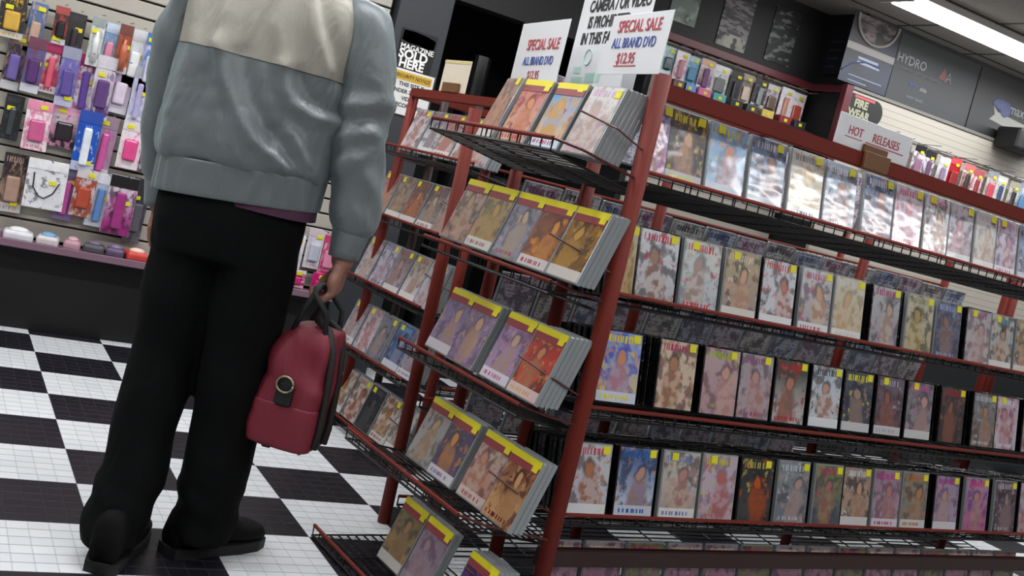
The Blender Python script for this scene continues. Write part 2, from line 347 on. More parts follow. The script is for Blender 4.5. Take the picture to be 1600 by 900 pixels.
ordn = ['first','second','third','fourth','fifth','sixth','seventh','eighth','ninth','tenth','eleventh','twelfth','thirteenth','fourteenth','fifteenth','sixteenth','seventeenth','eighteenth']
rname = {0:'top row',1:'second row',2:'third row',3:'lowest row'}
for r, (zt, its) in rows.items():
    for i, (px, wpx, card, head, item, kd, h, lb) in enumerate(its):
        X = px2x(px, r); jz = random.uniform(-.008, .008); jy = .085 - .03*(i % 2)
        pack(X, jy, zt+jz, wpx*.0028, h*1.06, card, head, item, '%s, %s, left slatwall' % (lb, rname[r]), 'packages hanging on the left slatwall', sticker=(random.choice((.3,.7,.75)), random.choice((.12,.3,.45,.85))), kind=kd, tilt=random.uniform(-.03,.03), fix=sw)
# packages beyond the man
for i, (X, zt, card, head, item, lb) in enumerate([(1.10,.56,'dcdce2','e6e0e4','c9c9d6','white printed pack seen between the man and his sleeve'),(1.195,.60,'d6d4da','c8b6be','b9bccb','pale grey pack hanging behind the man\'s hand'),(1.0,.62,'cfcad2','b05a86','c9559a','pale pack with pink header hidden behind the man'),(1.275,.58,'c9b6c0','c23a6c','d989a6','pink headed pack above the man\'s bag handle')]):
    pack(X, .08, zt+.1, .085, .2, card, head, item, lb, 'packages hanging on the left slatwall', fix=sw)
pack(1.13, .07, .485, .10, .09, 'b83468', 'd9d6da', 'c02a72', 'bright pink pack low on slatwall behind the hand', 'packages hanging on the left slatwall')
pack(1.25, .07, .485, .07, .09, 'c23a78', None, 'c02a72', 'hot pink pack low on slatwall just right of the hand', 'packages hanging on the left slatwall')
# loose packs lying on the ledge
for i, (X, wd, c, it, lb) in enumerate([(-.12,.12,'d3d3d8','e2dfe0','clear bag with white contents'),(.0,.09,'cfc6c8','6fa6c8','clear bag with blue tag'),(.10,.07,'b98c98','c9a0a8','dusty pink sachet'),(.19,.09,'4a464e','6a5f74','dark grey clear bag'),(.28,.08,'5a4a66','7d6b8e','purple wrapped pack'),(.37,.10,'c8443c','e6c6bc','red topped white box'),(.47,.09,'e2d6d0','e9e2da','cream packet'),(-.24,.10,'7d6478','a08a9c','mauve packet')]):
    t = tag(MB().bbox(-wd/2, wd/2, -.055, .04, 0, .045, .014, 3).build('small_packet', pm(c), loc=(X, .03, .3925), rot=(.0, 0, random.uniform(-.3, .3))), lb+' lying on the ledge under the left slatwall', 'packet', 'packets on the slatwall ledge')
    MB().ball((0, -.01, .047), wd*.35, .03, .014, 12).build('contents', pm(it), t, smooth=True)

# ------------------------------------------------------------------ black column with signs
COLM = mat('dark_grey_column_paint', '2c2f34', .6)
col = tag(MB().bbox(1.335, 1.615, .07, .35, 0, CEIL-.003, .006).build('column', COLM), 'dark grey square column carrying the magazine and security signs', 'column')
def board(name, x, y, z, wd, h, m, label, cat, rz=0, th=.004, grp=None):
    return tag(MB().box(-wd/2, wd/2, -th, 0, -h/2, h/2).build(name, m, None, loc=(x, y, z), rot=(0, 0, rz)), label, cat, grp)
sg = board('magazine_sign', 1.472, .066, 1.66, .19, .19, BLK, 'black sign with red brush stroke reading magazine sold here', 'sign')
bm = MB(); pts = [(-.088,.085),(-.03,.088),(.04,.082),(.088,.07),(.086,.03),(.05,.022),(0,.03),(-.05,.028),(-.09,.038)]
vs = [bm.b.verts.new((x, -.0052, z)) for x, z in pts]; f = bm.b.faces.new(vs); bmesh.ops.extrude_face_region(bm.b, geom=[f]); 
bm.build('red_brush_stroke', mat('red_brush_paint', '8f343a', .5, var=.2, vscale=50), sg)
text('MAGAZINE', .036, WHITEM, sg, 0, -.004, y=-.0052, bold=.0006)
text('SOLD', .062, WHITEM, sg, -.012, -.048, y=-.0052, bold=.002)
text('HERE', .058, WHITEM, sg, -.012, -.092, y=-.0052, bold=.002)
sc = board('security_sign', 1.487, .066, 1.45, .225, .22, mat('white_sign_board', 'd3d3d0', .5), 'white security notice sign with mustard yellow heading on the column', 'sign')
MB().box(-.1, .1, -.0055, -.004, .058, .098).build('yellow_heading', mat('mustard_print', 'c19a2c', .5), sc)
text('SECURITY NOTICE', .026, INK, sc, 0, .069, y=-.0065, sx=.85)
for i, s in enumerate(['THIS SITE IS', 'UNDER 24 HOUR', 'VIDEO', 'RECORDING']): text(s, .027, INK, sc, 0, .03-.034*i, y=-.005, bold=.0005)

# dark corner clutter: glossy black pipe and bin in the opening
tag(MB().tube([(2.02, .5, 0), (2.02, .5, 1.78)], .075, 24).build('black_pipe', mat('glossy_black_plastic', '0e1012', .15, 0, .5), smooth=False), 'glossy black round pipe standing in the dark opening', 'pipe')

# ------------------------------------------------------------------ upper walls on the right: trims, posters, panel
RT = mat('maroon_trim_paint', '5c1f28', .4, 0, .2)
struct('trim_2', MB().bbox(2.89, 4.06, .075, .12, 2.135, 2.18, .004).bbox(4.035, 4.06, -.2, .12, 2.135, 2.18, .003).bbox(4.0, 4.055, -.245, -.2, 1.5, 2.18, .004)
       .bbox(3.12, 3.15, .085, .12, 2.0, 2.14, .003).bbox(3.66, 3.69, .085, .12, 2.0, 2.14, .003), RT)
PEG = mat('white_pegboard', 'c4beb2', .6)
tw = NT('pegboard_wall'); g = tw.n('ShaderNodeNewGeometry'); sx_ = tw.n('ShaderNodeSeparateXYZ'); tw.put(sx_.inputs[0], g.outputs['Position'])
fz = tw.math('FRACT', tw.math('DIVIDE', sx_.outputs[2], .04)); ln = tw.math('LESS_THAN', fz, .12)
tw.put(tw.b.inputs['Base Color'], tw.mix(ln, S('a8a297'), S('8c867c'))); tw.b.inputs['Roughness'].default_value = .6; PEG = tw.m
struct('trim_3', MB().box(4.06, 8.9, -.225, -.2, .9, 2.165).box(2.9, 4.03, .1, .12, 1.2, 2.13), PEG)
struct('trim_4', MB().bbox(4.06, 8.9, -.235, -.2, 2.165, 2.185, .003), mat('grey_trim', '6a6862', .5))
def art_mat(name, a, b_, c, scale=6, seed=0, th=.5, st=(1, 1, 1)):
    t = NT(name); tc = t.n('ShaderNodeTexCoord'); mp = t.n('ShaderNodeMapping'); mp.inputs['Location'].default_value = (seed, seed*2, 0); mp.inputs['Scale'].default_value = st; t.put(mp.inputs[0], tc.outputs['Object'])
    n = t.n('ShaderNodeTexNoise'); n.inputs['Scale'].default_value = scale; n.inputs['Detail'].default_value = 5; t.put(n.inputs['Vector'], mp.outputs[0])
    n2 = t.n('ShaderNodeTexNoise'); n2.inputs['Scale'].default_value = scale*2.3; n2.inputs['Detail'].default_value = 4; t.put(n2.inputs['Vector'], mp.outputs[0])
    k = t.mix(t.step(n.outputs['Fac'], th-.08, th+.08), S(a), S(b_)); k = t.mix(t.step(n2.outputs['Fac'], .52, .62), k, S(c))
    t.put(t.b.inputs['Base Color'], k); t.b.inputs['Roughness'].default_value = .5; return t.m
board('poster', 3.0, .118, 2.40, .19, .30, art_mat('poster_art', '6c7a72', '1c2222', '8a948c', 7, 1, .56), 'pale green and black abstract poster, leftmost on the upper black wall', 'poster', grp='posters on the upper black wall')
board('poster', 3.375, .118, 2.40, .22, .38, art_mat('poster_art', '0f1013', '7c757a', '2a292e', 8, 3, .47, (1, 1, 3)), 'tall black and white portrait style poster with cream foot, second on the upper wall', 'poster', grp='posters on the upper black wall')
p2 = [o for o in C.objects if o.name.startswith('poster')][-1]
MB().box(-.1, .1, -.0055, -.004, -.188, -.11).build('cream_foot', art_mat('cream_foot_print', 'a4a196', '8f8c82', '1d1c1f', 9, 4, .5), p2)
board('poster', 3.74, .118, 2.385, .20, .32, art_mat('poster_art', '0e1012', '2c3033', '6a6f6e', 6, 7, .6, (1, 1, 2.5)), 'dark smoky poster with white streaks, third on the upper black wall', 'poster', grp='posters on the upper black wall')
dk = board('poster', 4.032, -.04, 2.38, .15, .28, mat('navy_poster_print', '101218', .5), 'dim navy poster with faint lettering on the short side wall', 'poster', rz=-PI/2, grp='posters on the upper black wall')
for i in range(4): MB().box(-.05, .05-.01*i, -.0052, -.004, .05-.05*i, .062-.05*i).build('faint_print_line', mat('faint_blue_print', '2a2f40', .6), dk)
# big right panel: photo panel + HYDRO panel
ph = board('photo_panel', 4.145, -.203, 2.395, .40, .40, art_mat('photo_panel_art', '101420', '1d2438', '0b0d13', 2.2, 2, .5), 'poster panel with white rimmed dark dish shape above a deep blue night view', 'poster')
b = MB(); b.tube([(.17*math.cos(a), -.008, .2+.15*math.sin(a)) for a in [PI+PI*k/16 for k in range(17)]], .009, 8); b.build('white_arc', mat('white_arc_print', '857f7a', .4), ph)
b = MB()
vv = [b.b.verts.new((.155*math.cos(a), -.0056, .2+.135*math.sin(a))) for a in [PI+PI*k/20 for k in range(21)]]; b.b.faces.new(vv)
b.build('dish_picture', art_mat('dish_art', '121012', '6c6062', '382e30', 9, 5, .5, (1, 1, 2.6)), ph)
MB().box(-.2, .2, -.0056, -.004, -.01, .03).build('pale_horizon', mat('pale_horizon_print', '7c7976', .5), ph)
b = MB(); b.tube([(-.19, -.006, -.14), (-.12, -.006, -.085), (-.02, -.006, -.055), (.1, -.006, -.06)], .005, 6); b.build('blue_arc', mat('blue_arc_print', '3a486c', .5), ph)
for k in range(2): MB().box(-.13, .15-.12*k, -.0056, -.004, -.155-.03*k, -.147-.03*k).build('print_line', mat('grey_print', '6f7688', .6), ph)
for k in range(2): MB().box(-.09, .08+.02*k, -.0056, -.004, -.05-.025*k, -.035-.025*k).build('print_line', mat('grey_print', '8d92a2', .6), ph)
hy = board('brand_panel', 4.72, -.203, 2.385, .74, .40, mat('slate_panel_paint', '25292c', .55, var=.06), 'slate grey wall panel lettered HYDRO in outlined capitals', 'sign')
GP = mat('grey_letter_print', '7c8082', .5); GP2 = mat('dim_grey_letter_print', '5c6062', .5); NB = mat('navy_print', '2f3d66', .5)
text('HYDRO', .075, GP, hy, -.23, .035, y=-.0055, bold=.0005)
text('PREMIUM LUBRICANT FORMULA', .026, GP2, hy, -.13, -.005, y=-.0055)
b = MB()
vs = [b.b.verts.new(p) for p in ((0.02,-.0055,.03),(.12,-.0055,.02),(.06,-.0055,.1))]; b.b.faces.new(vs); b.build('red_flash', mat('dark_red_print', '5c2a2c', .5), hy)
text('A', .09, GP2, hy, .11, .02, y=-.007)
text('hydra', .035, NB, hy, -.17, -.075, y=-.0055, bold=.001); text('slide', .035, GP, hy, -.075, -.085, y=-.0055, bold=.0005)
text('water based', .03, GP2, hy, -.13, -.15, y=-.0055, bold=.0005)
bb = board('brand_panel', 5.75, -.203, 2.385, 1.3, .40, mat('charcoal_panel_paint', '1e1f21', .55, var=.06), 'charcoal wall panel with blue bird mark and pale ribbon at far right', 'sign')
MB().ball((-.38, -.006, .02), .08, .003, .035).ball((-.33, -.006, .0), .05, .003, .05).build('blue_mark', NB, bb)
text('max', .09, GP, bb, -.22, -.01, y=-.0055, bold=.001)
b = MB(); vs = [b.b.verts.new(p) for p in ((-.45,-.0055,.0),(-.40,-.0055,-.03),(-.05,-.0055,-.05),(.2,-.0055,-.06),(.2,-.0055,-.13),(-.1,-.0055,-.12),(-.46,-.0055,-.09),(-.42,-.0055,-.05))]; b.b.faces.new(vs); b.build('pale_ribbon', mat('pale_ribbon_print', '80817a', .5), bb)
# badge sign with rounded end
b = MB(); pts = [(-.16, -.075), (.08, -.075)] + [(.08+.075*math.cos(a), .075*math.sin(a)) for a in [-PI/2+PI*k/12 for k in range(1, 12)]] + [(.08, .075), (-.16, .075)]
vs = [b.b.verts.new((x, 0, z)) for x, z in pts]; f = b.b.faces.new(vs); r = bmesh.ops.extrude_face_region(b.b, geom=[f]); bmesh.ops.translate(b.b, vec=(0, -.012, 0), verts=[v for v in r['geom'] if isinstance(v, bmesh.types.BMVert)])
bd = tag(b.build('badge_sign', BLK, loc=(4.18, -.229, 2.07)), 'black round ended badge sign with cream two line lettering on pegboard', 'sign')
text('FIRE', .062, mat('cream_print', '96967c', .5), bd, -.035, .005, y=-.0135, bold=.003); text('WEAR', .062, D.materials['cream_print'], bd, -.035, -.055, y=-.0135, bold=.003)
MB().box(-.1, .07, -.0135, -.012, .055, .07).build('red_stripe', REDINK, bd)
tag(MB().bbox(5.35, 5.75, -.42, -.236, 2.13, 2.27, .02).tube([(5.5, -.44, 2.2), (5.5, -.42, 2.2)], .05, 16).build('security_camera_box', BLK), 'black box mounted above pegboard at the far right', 'box')

# packages on the raised left part of the back wall and on the pegboard
fx2 = thing('peg_rail', 'thin steel peg rail under the maroon trim on back wall', 'rail', (0, .08, 0)); MB().tube([(2.92, 0, 2.112), (4.02, 0, 2.112)], .006, 8).build('rail', HOOK, fx2)
for i, (X, wd, h, card, head, item, lb) in enumerate([
    (2.945,.08,.16,'6f9aa0','8ab0b4','39484c','teal edged pack'),(3.03,.09,.17,'d9cbd0','dcd2d6','b07084','white pack with pink column of print'),(3.12,.09,.17,'6fa0bd','9cc0d2','4f86a8','sky blue pack'),(3.215,.10,.18,'d6ccd8','c9a58c','6a3c70','white pack with plum item'),(3.33,.12,.19,'c9c9c9','d9d9dc','6d7070','white pack with grey sketch'),
    (3.44,.09,.2,'0f1013','141518','1c1d22','plain black pack'),(3.53,.09,.19,'3a3532','9c8c80','c9b8a8','black pack with pale figure strip'),(3.63,.10,.17,'26262a','2e2e33','8a8e92','charcoal pack with grey print'),(3.735,.10,.18,'b0a6b2','c9c2cc','6a5a4c','lilac grey pack'),(3.84,.10,.2,'dcd8de','e4dfe4','c08a74','white pack with tan item'),(3.945,.11,.2,'e0dadc','e8e4e6','b0493c','white pack with brick red item')]):
    pack(X, .07-.012*(i % 2), 2.10-.004*(i % 3), wd, h, card, head, item, '%s hanging under the maroon trim on back wall' % lb, 'packages under the maroon trim', kind='long' if i % 2 else 'blob', sticker=(.7, .15), fix=fx2)
shf = tag(MB().box(2.92, 4.0, -.08, .095, 1.86, 1.875).build('display_shelf', BLK), 'black shelf under hanging packages on the back wall', 'shelf')
for i, (X, c, lb) in enumerate([(2.98,'5a3c34','brown'),(3.05,'5f8fd0','light blue'),(3.16,'d06a9a','pink'),(3.27,'4fa0a0','teal'),(3.4,'26262a','black'),(3.52,'3a3a3e','charcoal'),(3.64,'c9b060','mustard'),(3.78,'8a2f34','dark red'),(3.9,'303034','dark grey')]):
    o = tag(MB().bbox(-.045, .045, -.035, .035, 0, .045, .004).build('small_box', pm(c), loc=(X, -.02, 1.876)), '%s small box standing on the black shelf under the maroon trim' % lb, 'box', 'small boxes on the black wall shelf')
    MB().bbox(-.012, .012, -.037, -.035, .012, .03, .0008, 1).build('price_sticker', YEL, o)
for i, X in enumerate([3.98+.0, 4.0]):
    pass
fx3 = thing('peg_rail', 'long steel peg rail on the white pegboard at right', 'rail', (0, -.24, 0)); MB().tube([(4.3, 0, 2.0), (6.8, 0, 1.99)], .005, 8).build('rail', HOOK, fx3)
cols = [('2a2428','b0484e','6a2c30','dark pack with red header'),('1f1c20','c9c2c6','8a3a40','black pack with silver header'),('cfcad2','141316','7a5a70','white pack with black header'),('dad4d8','1a181c','8c6a80','pale pack with small dark picture'),('d6d0da','222024','6a4a66','pale lilac pack with dark header'),('d9d6dc','c9c6cc','8a7a8e','white narrow pack'),
        ('a8383c','c9484c','8a2a2e','solid red pack'),('d6ccc4','c06a6c','3a3034','cream pack with red header'),('dcd6d8','b0585c','8c2f38','white pack with rose header'),('b8b4b0','8a8e92','c04a5a','grey pack with pink item'),('c9c9c4','d6d6d0','3a4a6a','pale grey pack with navy item'),('c6c2b8','9c988e','2a2a2e','beige pack with black item'),('cfd0d2','8c9aa8','5a80a8','silver pack with blue item'),('bcb8ae','c9c4ba','2f2f33','sand pack with dark item'),('c9cdd0','a8b0b8','4a6a8c','light grey pack with steel blue item'),('c4c0b6','b0aca2','6a4a3a','stone pack with brown item'),('d0ccc4','a03c42','8a2f34','ivory pack with dark red header'),('b0aca6','2a2a2e','1d1d20','grey pack with black header')]
for i, (a_, b2, c_, lb) in enumerate(cols):
    X = 4.34+.118*i
    pack(X, -.255-.015*(i % 2), 1.985-.012*(i % 3), .1, .22, a_, b2, c_, '%s hanging on the white pegboard at right' % lb, 'packages on the white pegboard', kind='long' if i % 3 else 'blob', fix=fx3)

# ------------------------------------------------------------------ wire racks
A0 = .07826                      # the racks stand turned 4.5 degrees off the tile rows
P0 = Vector((.97417662, -2.80472242, 0))
EV = Vector((math.cos(A0), math.sin(A0), 0)); DV = Vector((-math.sin(A0), math.cos(A0), 0))
def W(u, v, z): return P0 + EV*u + DV*v + Vector((0, 0, z))
rack = thing('wire_display_rack', 'long red double sided wire rack with dvd cases, nearest', 'display rack', P0, A0)
def post(root, u, v, h, r=.021, lean=0, m=None, z0=0):
    p = MB().tube([(u, v, z0), (u-lean, v, h)], r, 14)
    return p.build('post', m or RED, root, smooth=True)
post(rack, .0, .0, 1.475, .022, .03); post(rack, .0, .83, 1.33, .020, .03)
for u in (2.95,): post(rack, u, 0, 1.475, .022); post(rack, u, .83, 1.475, .02)
for u in (.43, 1.39, 2.33): post(rack, u, .415, 1.43, .017)
for v in (.28, .64): post(rack, .045, v, 1.37, .019)
def rail(root, p, q, hw, hh, name='rail', m=RED):
    p, q = Vector(p), Vector(q); d = (q-p).normalized(); s = Vector((-d.y, d.x, 0))*hw; k = Vector((0, 0, hh)); b = MB()
    vs = [b.b.verts.new(x) for x in (p-s-k, p+s-k, p+s+k, p-s+k, q-s-k, q+s-k, q+s+k, q-s+k)]
    for f in ((3,2,1,0),(4,5,6,7),(0,1,5,4),(1,2,6,5),(2,3,7,6),(3,0,4,7)): b.b.faces.new([vs[i] for i in f])
    bmesh.ops.bevel(b.b, geom=b.b.edges[:], offset=.003, segments=2, affect='EDGES')
    return b.build(name, m, root)
rail(rack, (-.03, 0, 1.437), (2.95, 0, 1.437), .012, .021, 'top_rail'); rail(rack, (.43, .83, 1.437), (2.95, .83, 1.437), .012, .021, 'top_rail')
rail(rack, (.43, .0, 1.437), (.43, .83, 1.437), .010, .014, 'top_rail'); rail(rack, (2.95, 0, 1.437), (2.95, .83, 1.437), .012, .018, 'top_rail')
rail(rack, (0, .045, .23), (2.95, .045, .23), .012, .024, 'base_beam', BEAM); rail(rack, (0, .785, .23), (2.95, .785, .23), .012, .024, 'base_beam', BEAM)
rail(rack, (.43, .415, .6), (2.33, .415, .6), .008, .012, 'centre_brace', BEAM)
def tray(root, o, along, back, L, zf, zb, depth, lip=.028, name='wire_shelf', nw=11, cross=.15):
    """wire tray: o = front corner, along/back = unit vectors"""
    o = Vector(o); along = Vector(along); back = Vector(back); up = Vector((0, 0, 1)); t = link(name, None, root)
    f = MB(); f.tube([o+up*zf, o+along*L+up*zf], .0055, 8); f.build('front_rail', RED if lip < .05 else REDD, t)
    b = MB(); b.tube([o+up*(zf-lip), o+along*L+up*(zf-lip)], .004, 6)
    for i in range(1, nw+1):
        d = depth*i/nw; z = zf-lip + (zb-(zf-lip))*i/nw; b.tube([o+back*d+up*z, o+along*L+back*d+up*z], .0028, 5)
    n = max(2, round(L/.045))
    for i in range(n+1):
        p = o+along*(L*i/n); b.tube([p+up*zf, p+up*(zf-lip)], .0018, 4)
    n = max(1, round(L/cross))
    for i in range(n+1):
        p = o+along*(L*i/n); b.tube([p+up*zf, p+up*(zf-lip), p+back*depth+up*zb], .003, 5)
    b.build('wire_grid', WIRE, t)
    return t
U, V = Vector((1, 0, 0)), Vector((0, 1, 0))
SZ = [1.243, .934, .640, .354]
for z in SZ:
    tray(rack, (.015, .022, 0), U, V, 2.92, z, z-.06, .34, nw=15)
    tray(rack, (.015, .81, 0), U, -V, 2.92, z+.065, z+.03, .32)
tray(rack, (.015, .03, 0), U, V, 2.92, .10, .04, .32); tray(rack, (.015, .80, 0), U, -V, 2.92, .10, .04, .32)
# end trays (facing the aisle), with side guards
for z, fu in ((1.26, -.268), (.93, -.172), (.62, -.172), (.335, -.268), (.035, -.30)):
    zb = {1.26: 1.18, .93: .875, .62: .565, .335: .265, .035: .012}[z]
    tray(rack, (fu, .04, 0), V, U, .60 if z > 1 else .66, z, zb, -fu+.03, lip=.03, nw=12 if fu < -.2 else 8)
    g = MB(); g.tube([(fu, .04, z), (fu+.06, .0, z-.01), (.0, -.01, zb+.03)], .0035, 6)
    g.tube([(-.17, .10, zb+.165), (-.13, -.004, zb+.14), (-.05, -.012, zb+.11), (-.0, 0, zb+.10)], .0028, 6)
    g.build('side_guard', REDD, rack)

rack2 = thing('wire_display_rack', 'farther red wire rack with dvd cases behind the man\'s arm', 'display rack', P0, A0)
for u, v in ((.36, 1.33), (.36, 2.02), (3.2, 1.33), (3.2, 2.02)): post(rack2, u, v, 1.42, .02)
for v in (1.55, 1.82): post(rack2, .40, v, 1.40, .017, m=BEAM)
rail(rack2, (.34, 1.25, 1.405), (.34, 2.0, 1.405), .012, .018, 'top_rail'); rail(rack2, (.34, 1.33, 1.405), (3.2, 1.33, 1.405), .012, .018, 'top_rail'); rail(rack2, (.34, 2.0, 1.405), (3.2, 2.0, 1.405), .012, .018, 'top_rail')
for z in (1.175, .895, .615, .335, .05):
    tray(rack2, (.27, 1.27 if z > 1 else (1.33 if z < .1 else 1.40), 0), V, U, .80 if z > 1 else .72, z, max(.012, z-.05), .17, nw=7)
    tray(rack2, (.40, 1.33, 0), U, V, 2.8, z, max(.012, z-.05), .26, nw=6, cross=.3)
    g = MB(); g.tube([(.285, 1.45, z+.12), (.31, 1.38, z+.10), (.36, 1.34, z+.08)], .003, 6); g.build('side_guard', REDD, rack2)

# ------------------------------------------------------------------ dvd cases
def shell_mesh(w, h, t, m, name):
    b = MB(); b.bbox(-w/2, w/2, 0, t, 0, h, .002, 2); bmesh.ops.recalc_face_normals(b.b, faces=b.b.faces[:])
    me = D.meshes.new(name); b.b.to_mesh(me); b.b.free(); me.materials.append(m); return me
Wd, Hd, Td = .138, .190, .014
MC = {}
def meshes(wd):
    k = round(wd, 3)
    if k not in MC:
        MC[k] = dict(clear=shell_mesh(k, Hd, Td, CLEAR, 'case_shell'), black=shell_mesh(k, Hd, Td, BLACKCASE, 'case_shell'),
                     cover=flat_mesh(-k/2+.004, k/2-.004, .004, Hd-.004, -.0012, 0, COVER, 'cover_sheet'),
                     yb=flat_mesh(-k/2+.002, k/2-.002, Hd-.019, Hd-.002, -.0028, -.0014, YELB, 'yellow_band'),
                     rb=flat_mesh(-k/2+.004, k/2-.004, Hd-.037, Hd-.019, -.0026, -.0014, REDB, 'red_band'))
    return MC[k]
STK = flat_mesh(-.0115, .0115, -.0105, .0105, -.003, -.0014, YEL, 'price_sticker')
def case(u, v, z, rz, tilt, pal, label, group, wd=Wd, black=False, band=False, stick=(.74, .92), seed=None, fx=None, lay=1.0, parts=True):
    ms = meshes(wd)
    o = link('dvd_case', ms['black' if black else 'clear'], None, W(u, v, z), (tilt, 0, rz)); tag(o, label, 'dvd case', group)
    if not parts: return o
    c = link('cover_sheet', ms['cover'], o)
    for i in range(5): c['c%d' % i] = list(S(pal[i]))
    c['seed'] = float(seed if seed is not None else random.uniform(0, 20)); c['fx'] = float(fx if fx is not None else random.uniform(.35, .68)); c['lay'] = float(lay)
    if band:
        link('yellow_band', ms['yb'], o); link('red_band', ms['rb'], o)
    if stick: link('price_sticker', STK, o, ((stick[0]-.5)*wd, 0, stick[1]*Hd))
    return o
# palettes: top background, lower background, skin/figure, hair/dark, title, words
L1 = [('a7a6d0','c58ab0','b98a78','5a4a5c','7a66b0','lavender and pink'),('3a3a44','4a4a52','c9a48c','6a5a44','d6c83c','charcoal with sitting figure'),('9db8d8','a8c4dc','c99a8c','7c8c9c','d8d060','light blue'),('7c92b0','a8b4c4','9c7468','4a4650','d0d4dc','steel blue'),('c9c9c4','d9d2c4','d6bfa0','b8a47c','6a6e80','cream and gold'),('a8bcd0','c2c2c6','a87c6c','5c5660','dfe0e6','pale blue and brown'),('7c8ca8','8a8490','b08478','3a3a48','cfd4dc','slate blue and tan'),
      ('cfcbd4','d2bfc6','cf9ca4','b48c9c','c9668c','white and rose'),('cdccd0','c9bcbc','c4a08c','3a3438','d08ca0','white with dark haired figure'),('b9bac2','a8a4ac','c99ca0','6a5c68','d0c4cc','grey with pink figure'),('c4c4c4','c9c0b4','c4ac98','8c8c90','b8a0b4','white and cream'),('c9c2cc','bcb4c0','b8949c','6c6478','b080a4','white and lilac')]
L2 = [('b8b09c','a89468','b07c5c','8c6c3c','d0b060','gold and cream'),('c9cbd0','b4b6bc','9c7868','3a3a42','b83444','white with red title and black pictures'),('c4c8c4','b0b8bc','a88c84','7c7c80','c04c54','pale collage with red bars'),('a8987c','9c8c84','c49c88','4a443c','c9c0b0','tan with white dress'),('c2c5cc','c4c6ca','b47c6c','3c3438','b83c34','white with red lettering'),('bcbcc0','a8a4a8','c49c80','5c565c','b05c7c','silver with tan figure'),('c0bcac','c4b49c','c4a484','9c8c74','c9c4c0','cream and beige'),
      ('a8a8ac','9c98a0','b89c8c','4c4850','9c3c6c','grey with magenta bar'),('b8b4a0','b0a488','a8905c','3c3c34','8c8c6c','cream and olive'),('6c7080','4c5260','8c6c60','3a3f52','8c9cc0','dark slate blue'),('acaab0','b4acb0','b8968c','6c6268','9c4c74','pale grey and pink'),('b8b4ac','b0a8a0','b08c7c','1c1c20','6c9cb0','beige with black haired figure')]
L3 = [('8c9cc8','c4b490','c48c6c','4c58b0','d8cc30','blue and gold close up face'),('c4b4a0','c4b0a0','a87c64','4a3c34','b03c6c','cream with pink title'),('b098a0','a88c94','c0988c','6c5058','94b040','mauve with green banner'),('9c949c','a8989c','b88c84','5c545c','8c4c74','grey pink'),('3c4440','b4b0b0','a8786c','4a3430','b03434','black and white with red box'),('b8c0c8','c0c4c8','bc9484','3a3030','2c3440','white with slate side title'),('4a4c5c','3a3c4c','9c8474','262838','d0cc30','dark blue grey with yellow words'),
      ('6a5a64','54464f','8c5c54','3c3038','9c9ca4','dark plum'),('6c6c70','8c8c94','b8948c','4a464c','c060a0','grey with pink picture'),('4a4040','3c3234','8c5c4c','26242c','a43038','brown black with red title'),('7c7c80','6c645e','a8826c','4a4a4c','b8bcc0','grey and tan'),('b8a8b0','bcb4bc','b88c8c','7c4c5c','d0d0dc','pale pink and white')]
L4 = [('b8b8bc','b4b4bc','a87458','5c4c4c','b84c5c','white and tan with orange corner'),('5c6c94','b4bcc8','b08c7c','26304c','2c5c9c','blue over white strip of pictures'),('b4b0a4','a89c94','b0847c','4c444c','6c7cb0','stone with bare armed figure'),('b0a4b0','b4a0a8','b06c64','7c6c7c','c0b83c','lilac with yellow words'),('2a2c30','3c3a3a','b05c3c','1c1c20','b0a45c','black and orange'),('7c8084','6c7078','a88c84','4a4a50','b4bcc4','grey with pale lettered band'),('7c8454','4c545c','9c6c64','3a3f46','a83c64','olive and magenta'),
      ('8c7c74','a48c7c','b8947c','2a282c','c4c4c8','tan with black foot'),('947c8c','a8909c','a87c78','5c4c58','a83c7c','mauve with magenta bar'),('7c8078','7c766c','a87c60','44403c','b86c3c','grey green and orange'),('94889c','9c90a4','b08c78','5c5474','a0387c','lilac and magenta'),('a8849c','b06c8c','b08474','5c4480','c44c7c','pink and purple'),('5c4c58','4c444c','947c7c','2c262c','b4a8b0','dark mauve')]
L5 = [('b8a8ac','b83c8c','b08c90','6c3c5c','d0c4a0','hot pink')]*2+[('8c8464','7c745c','a8946c','4c443c','b83c8c','khaki')]
Us = {0: [-.03,.039,.178,.338,.494,.648,.818,.969,1.117,1.25,1.39,1.517,1.65], 1: [-.052,.042,.195,.355,.501,.668,.813,.995,1.165,1.325,1.491,1.64,1.787],
      2: [.0,.207,.37,.518,.662,.826,.974,1.138,1.291,1.481,1.664,1.811,1.98], 3: [-.005,.164,.322,.478,.631,.799,.962,1.102,1.254,1.411,1.587,1.774,1.95,2.12]}
TOPZ = [1.236, .925, .650, .345]
shelfn = ['top', 'second', 'third', 'fourth']
TL = -.20
deep = bmesh.new()
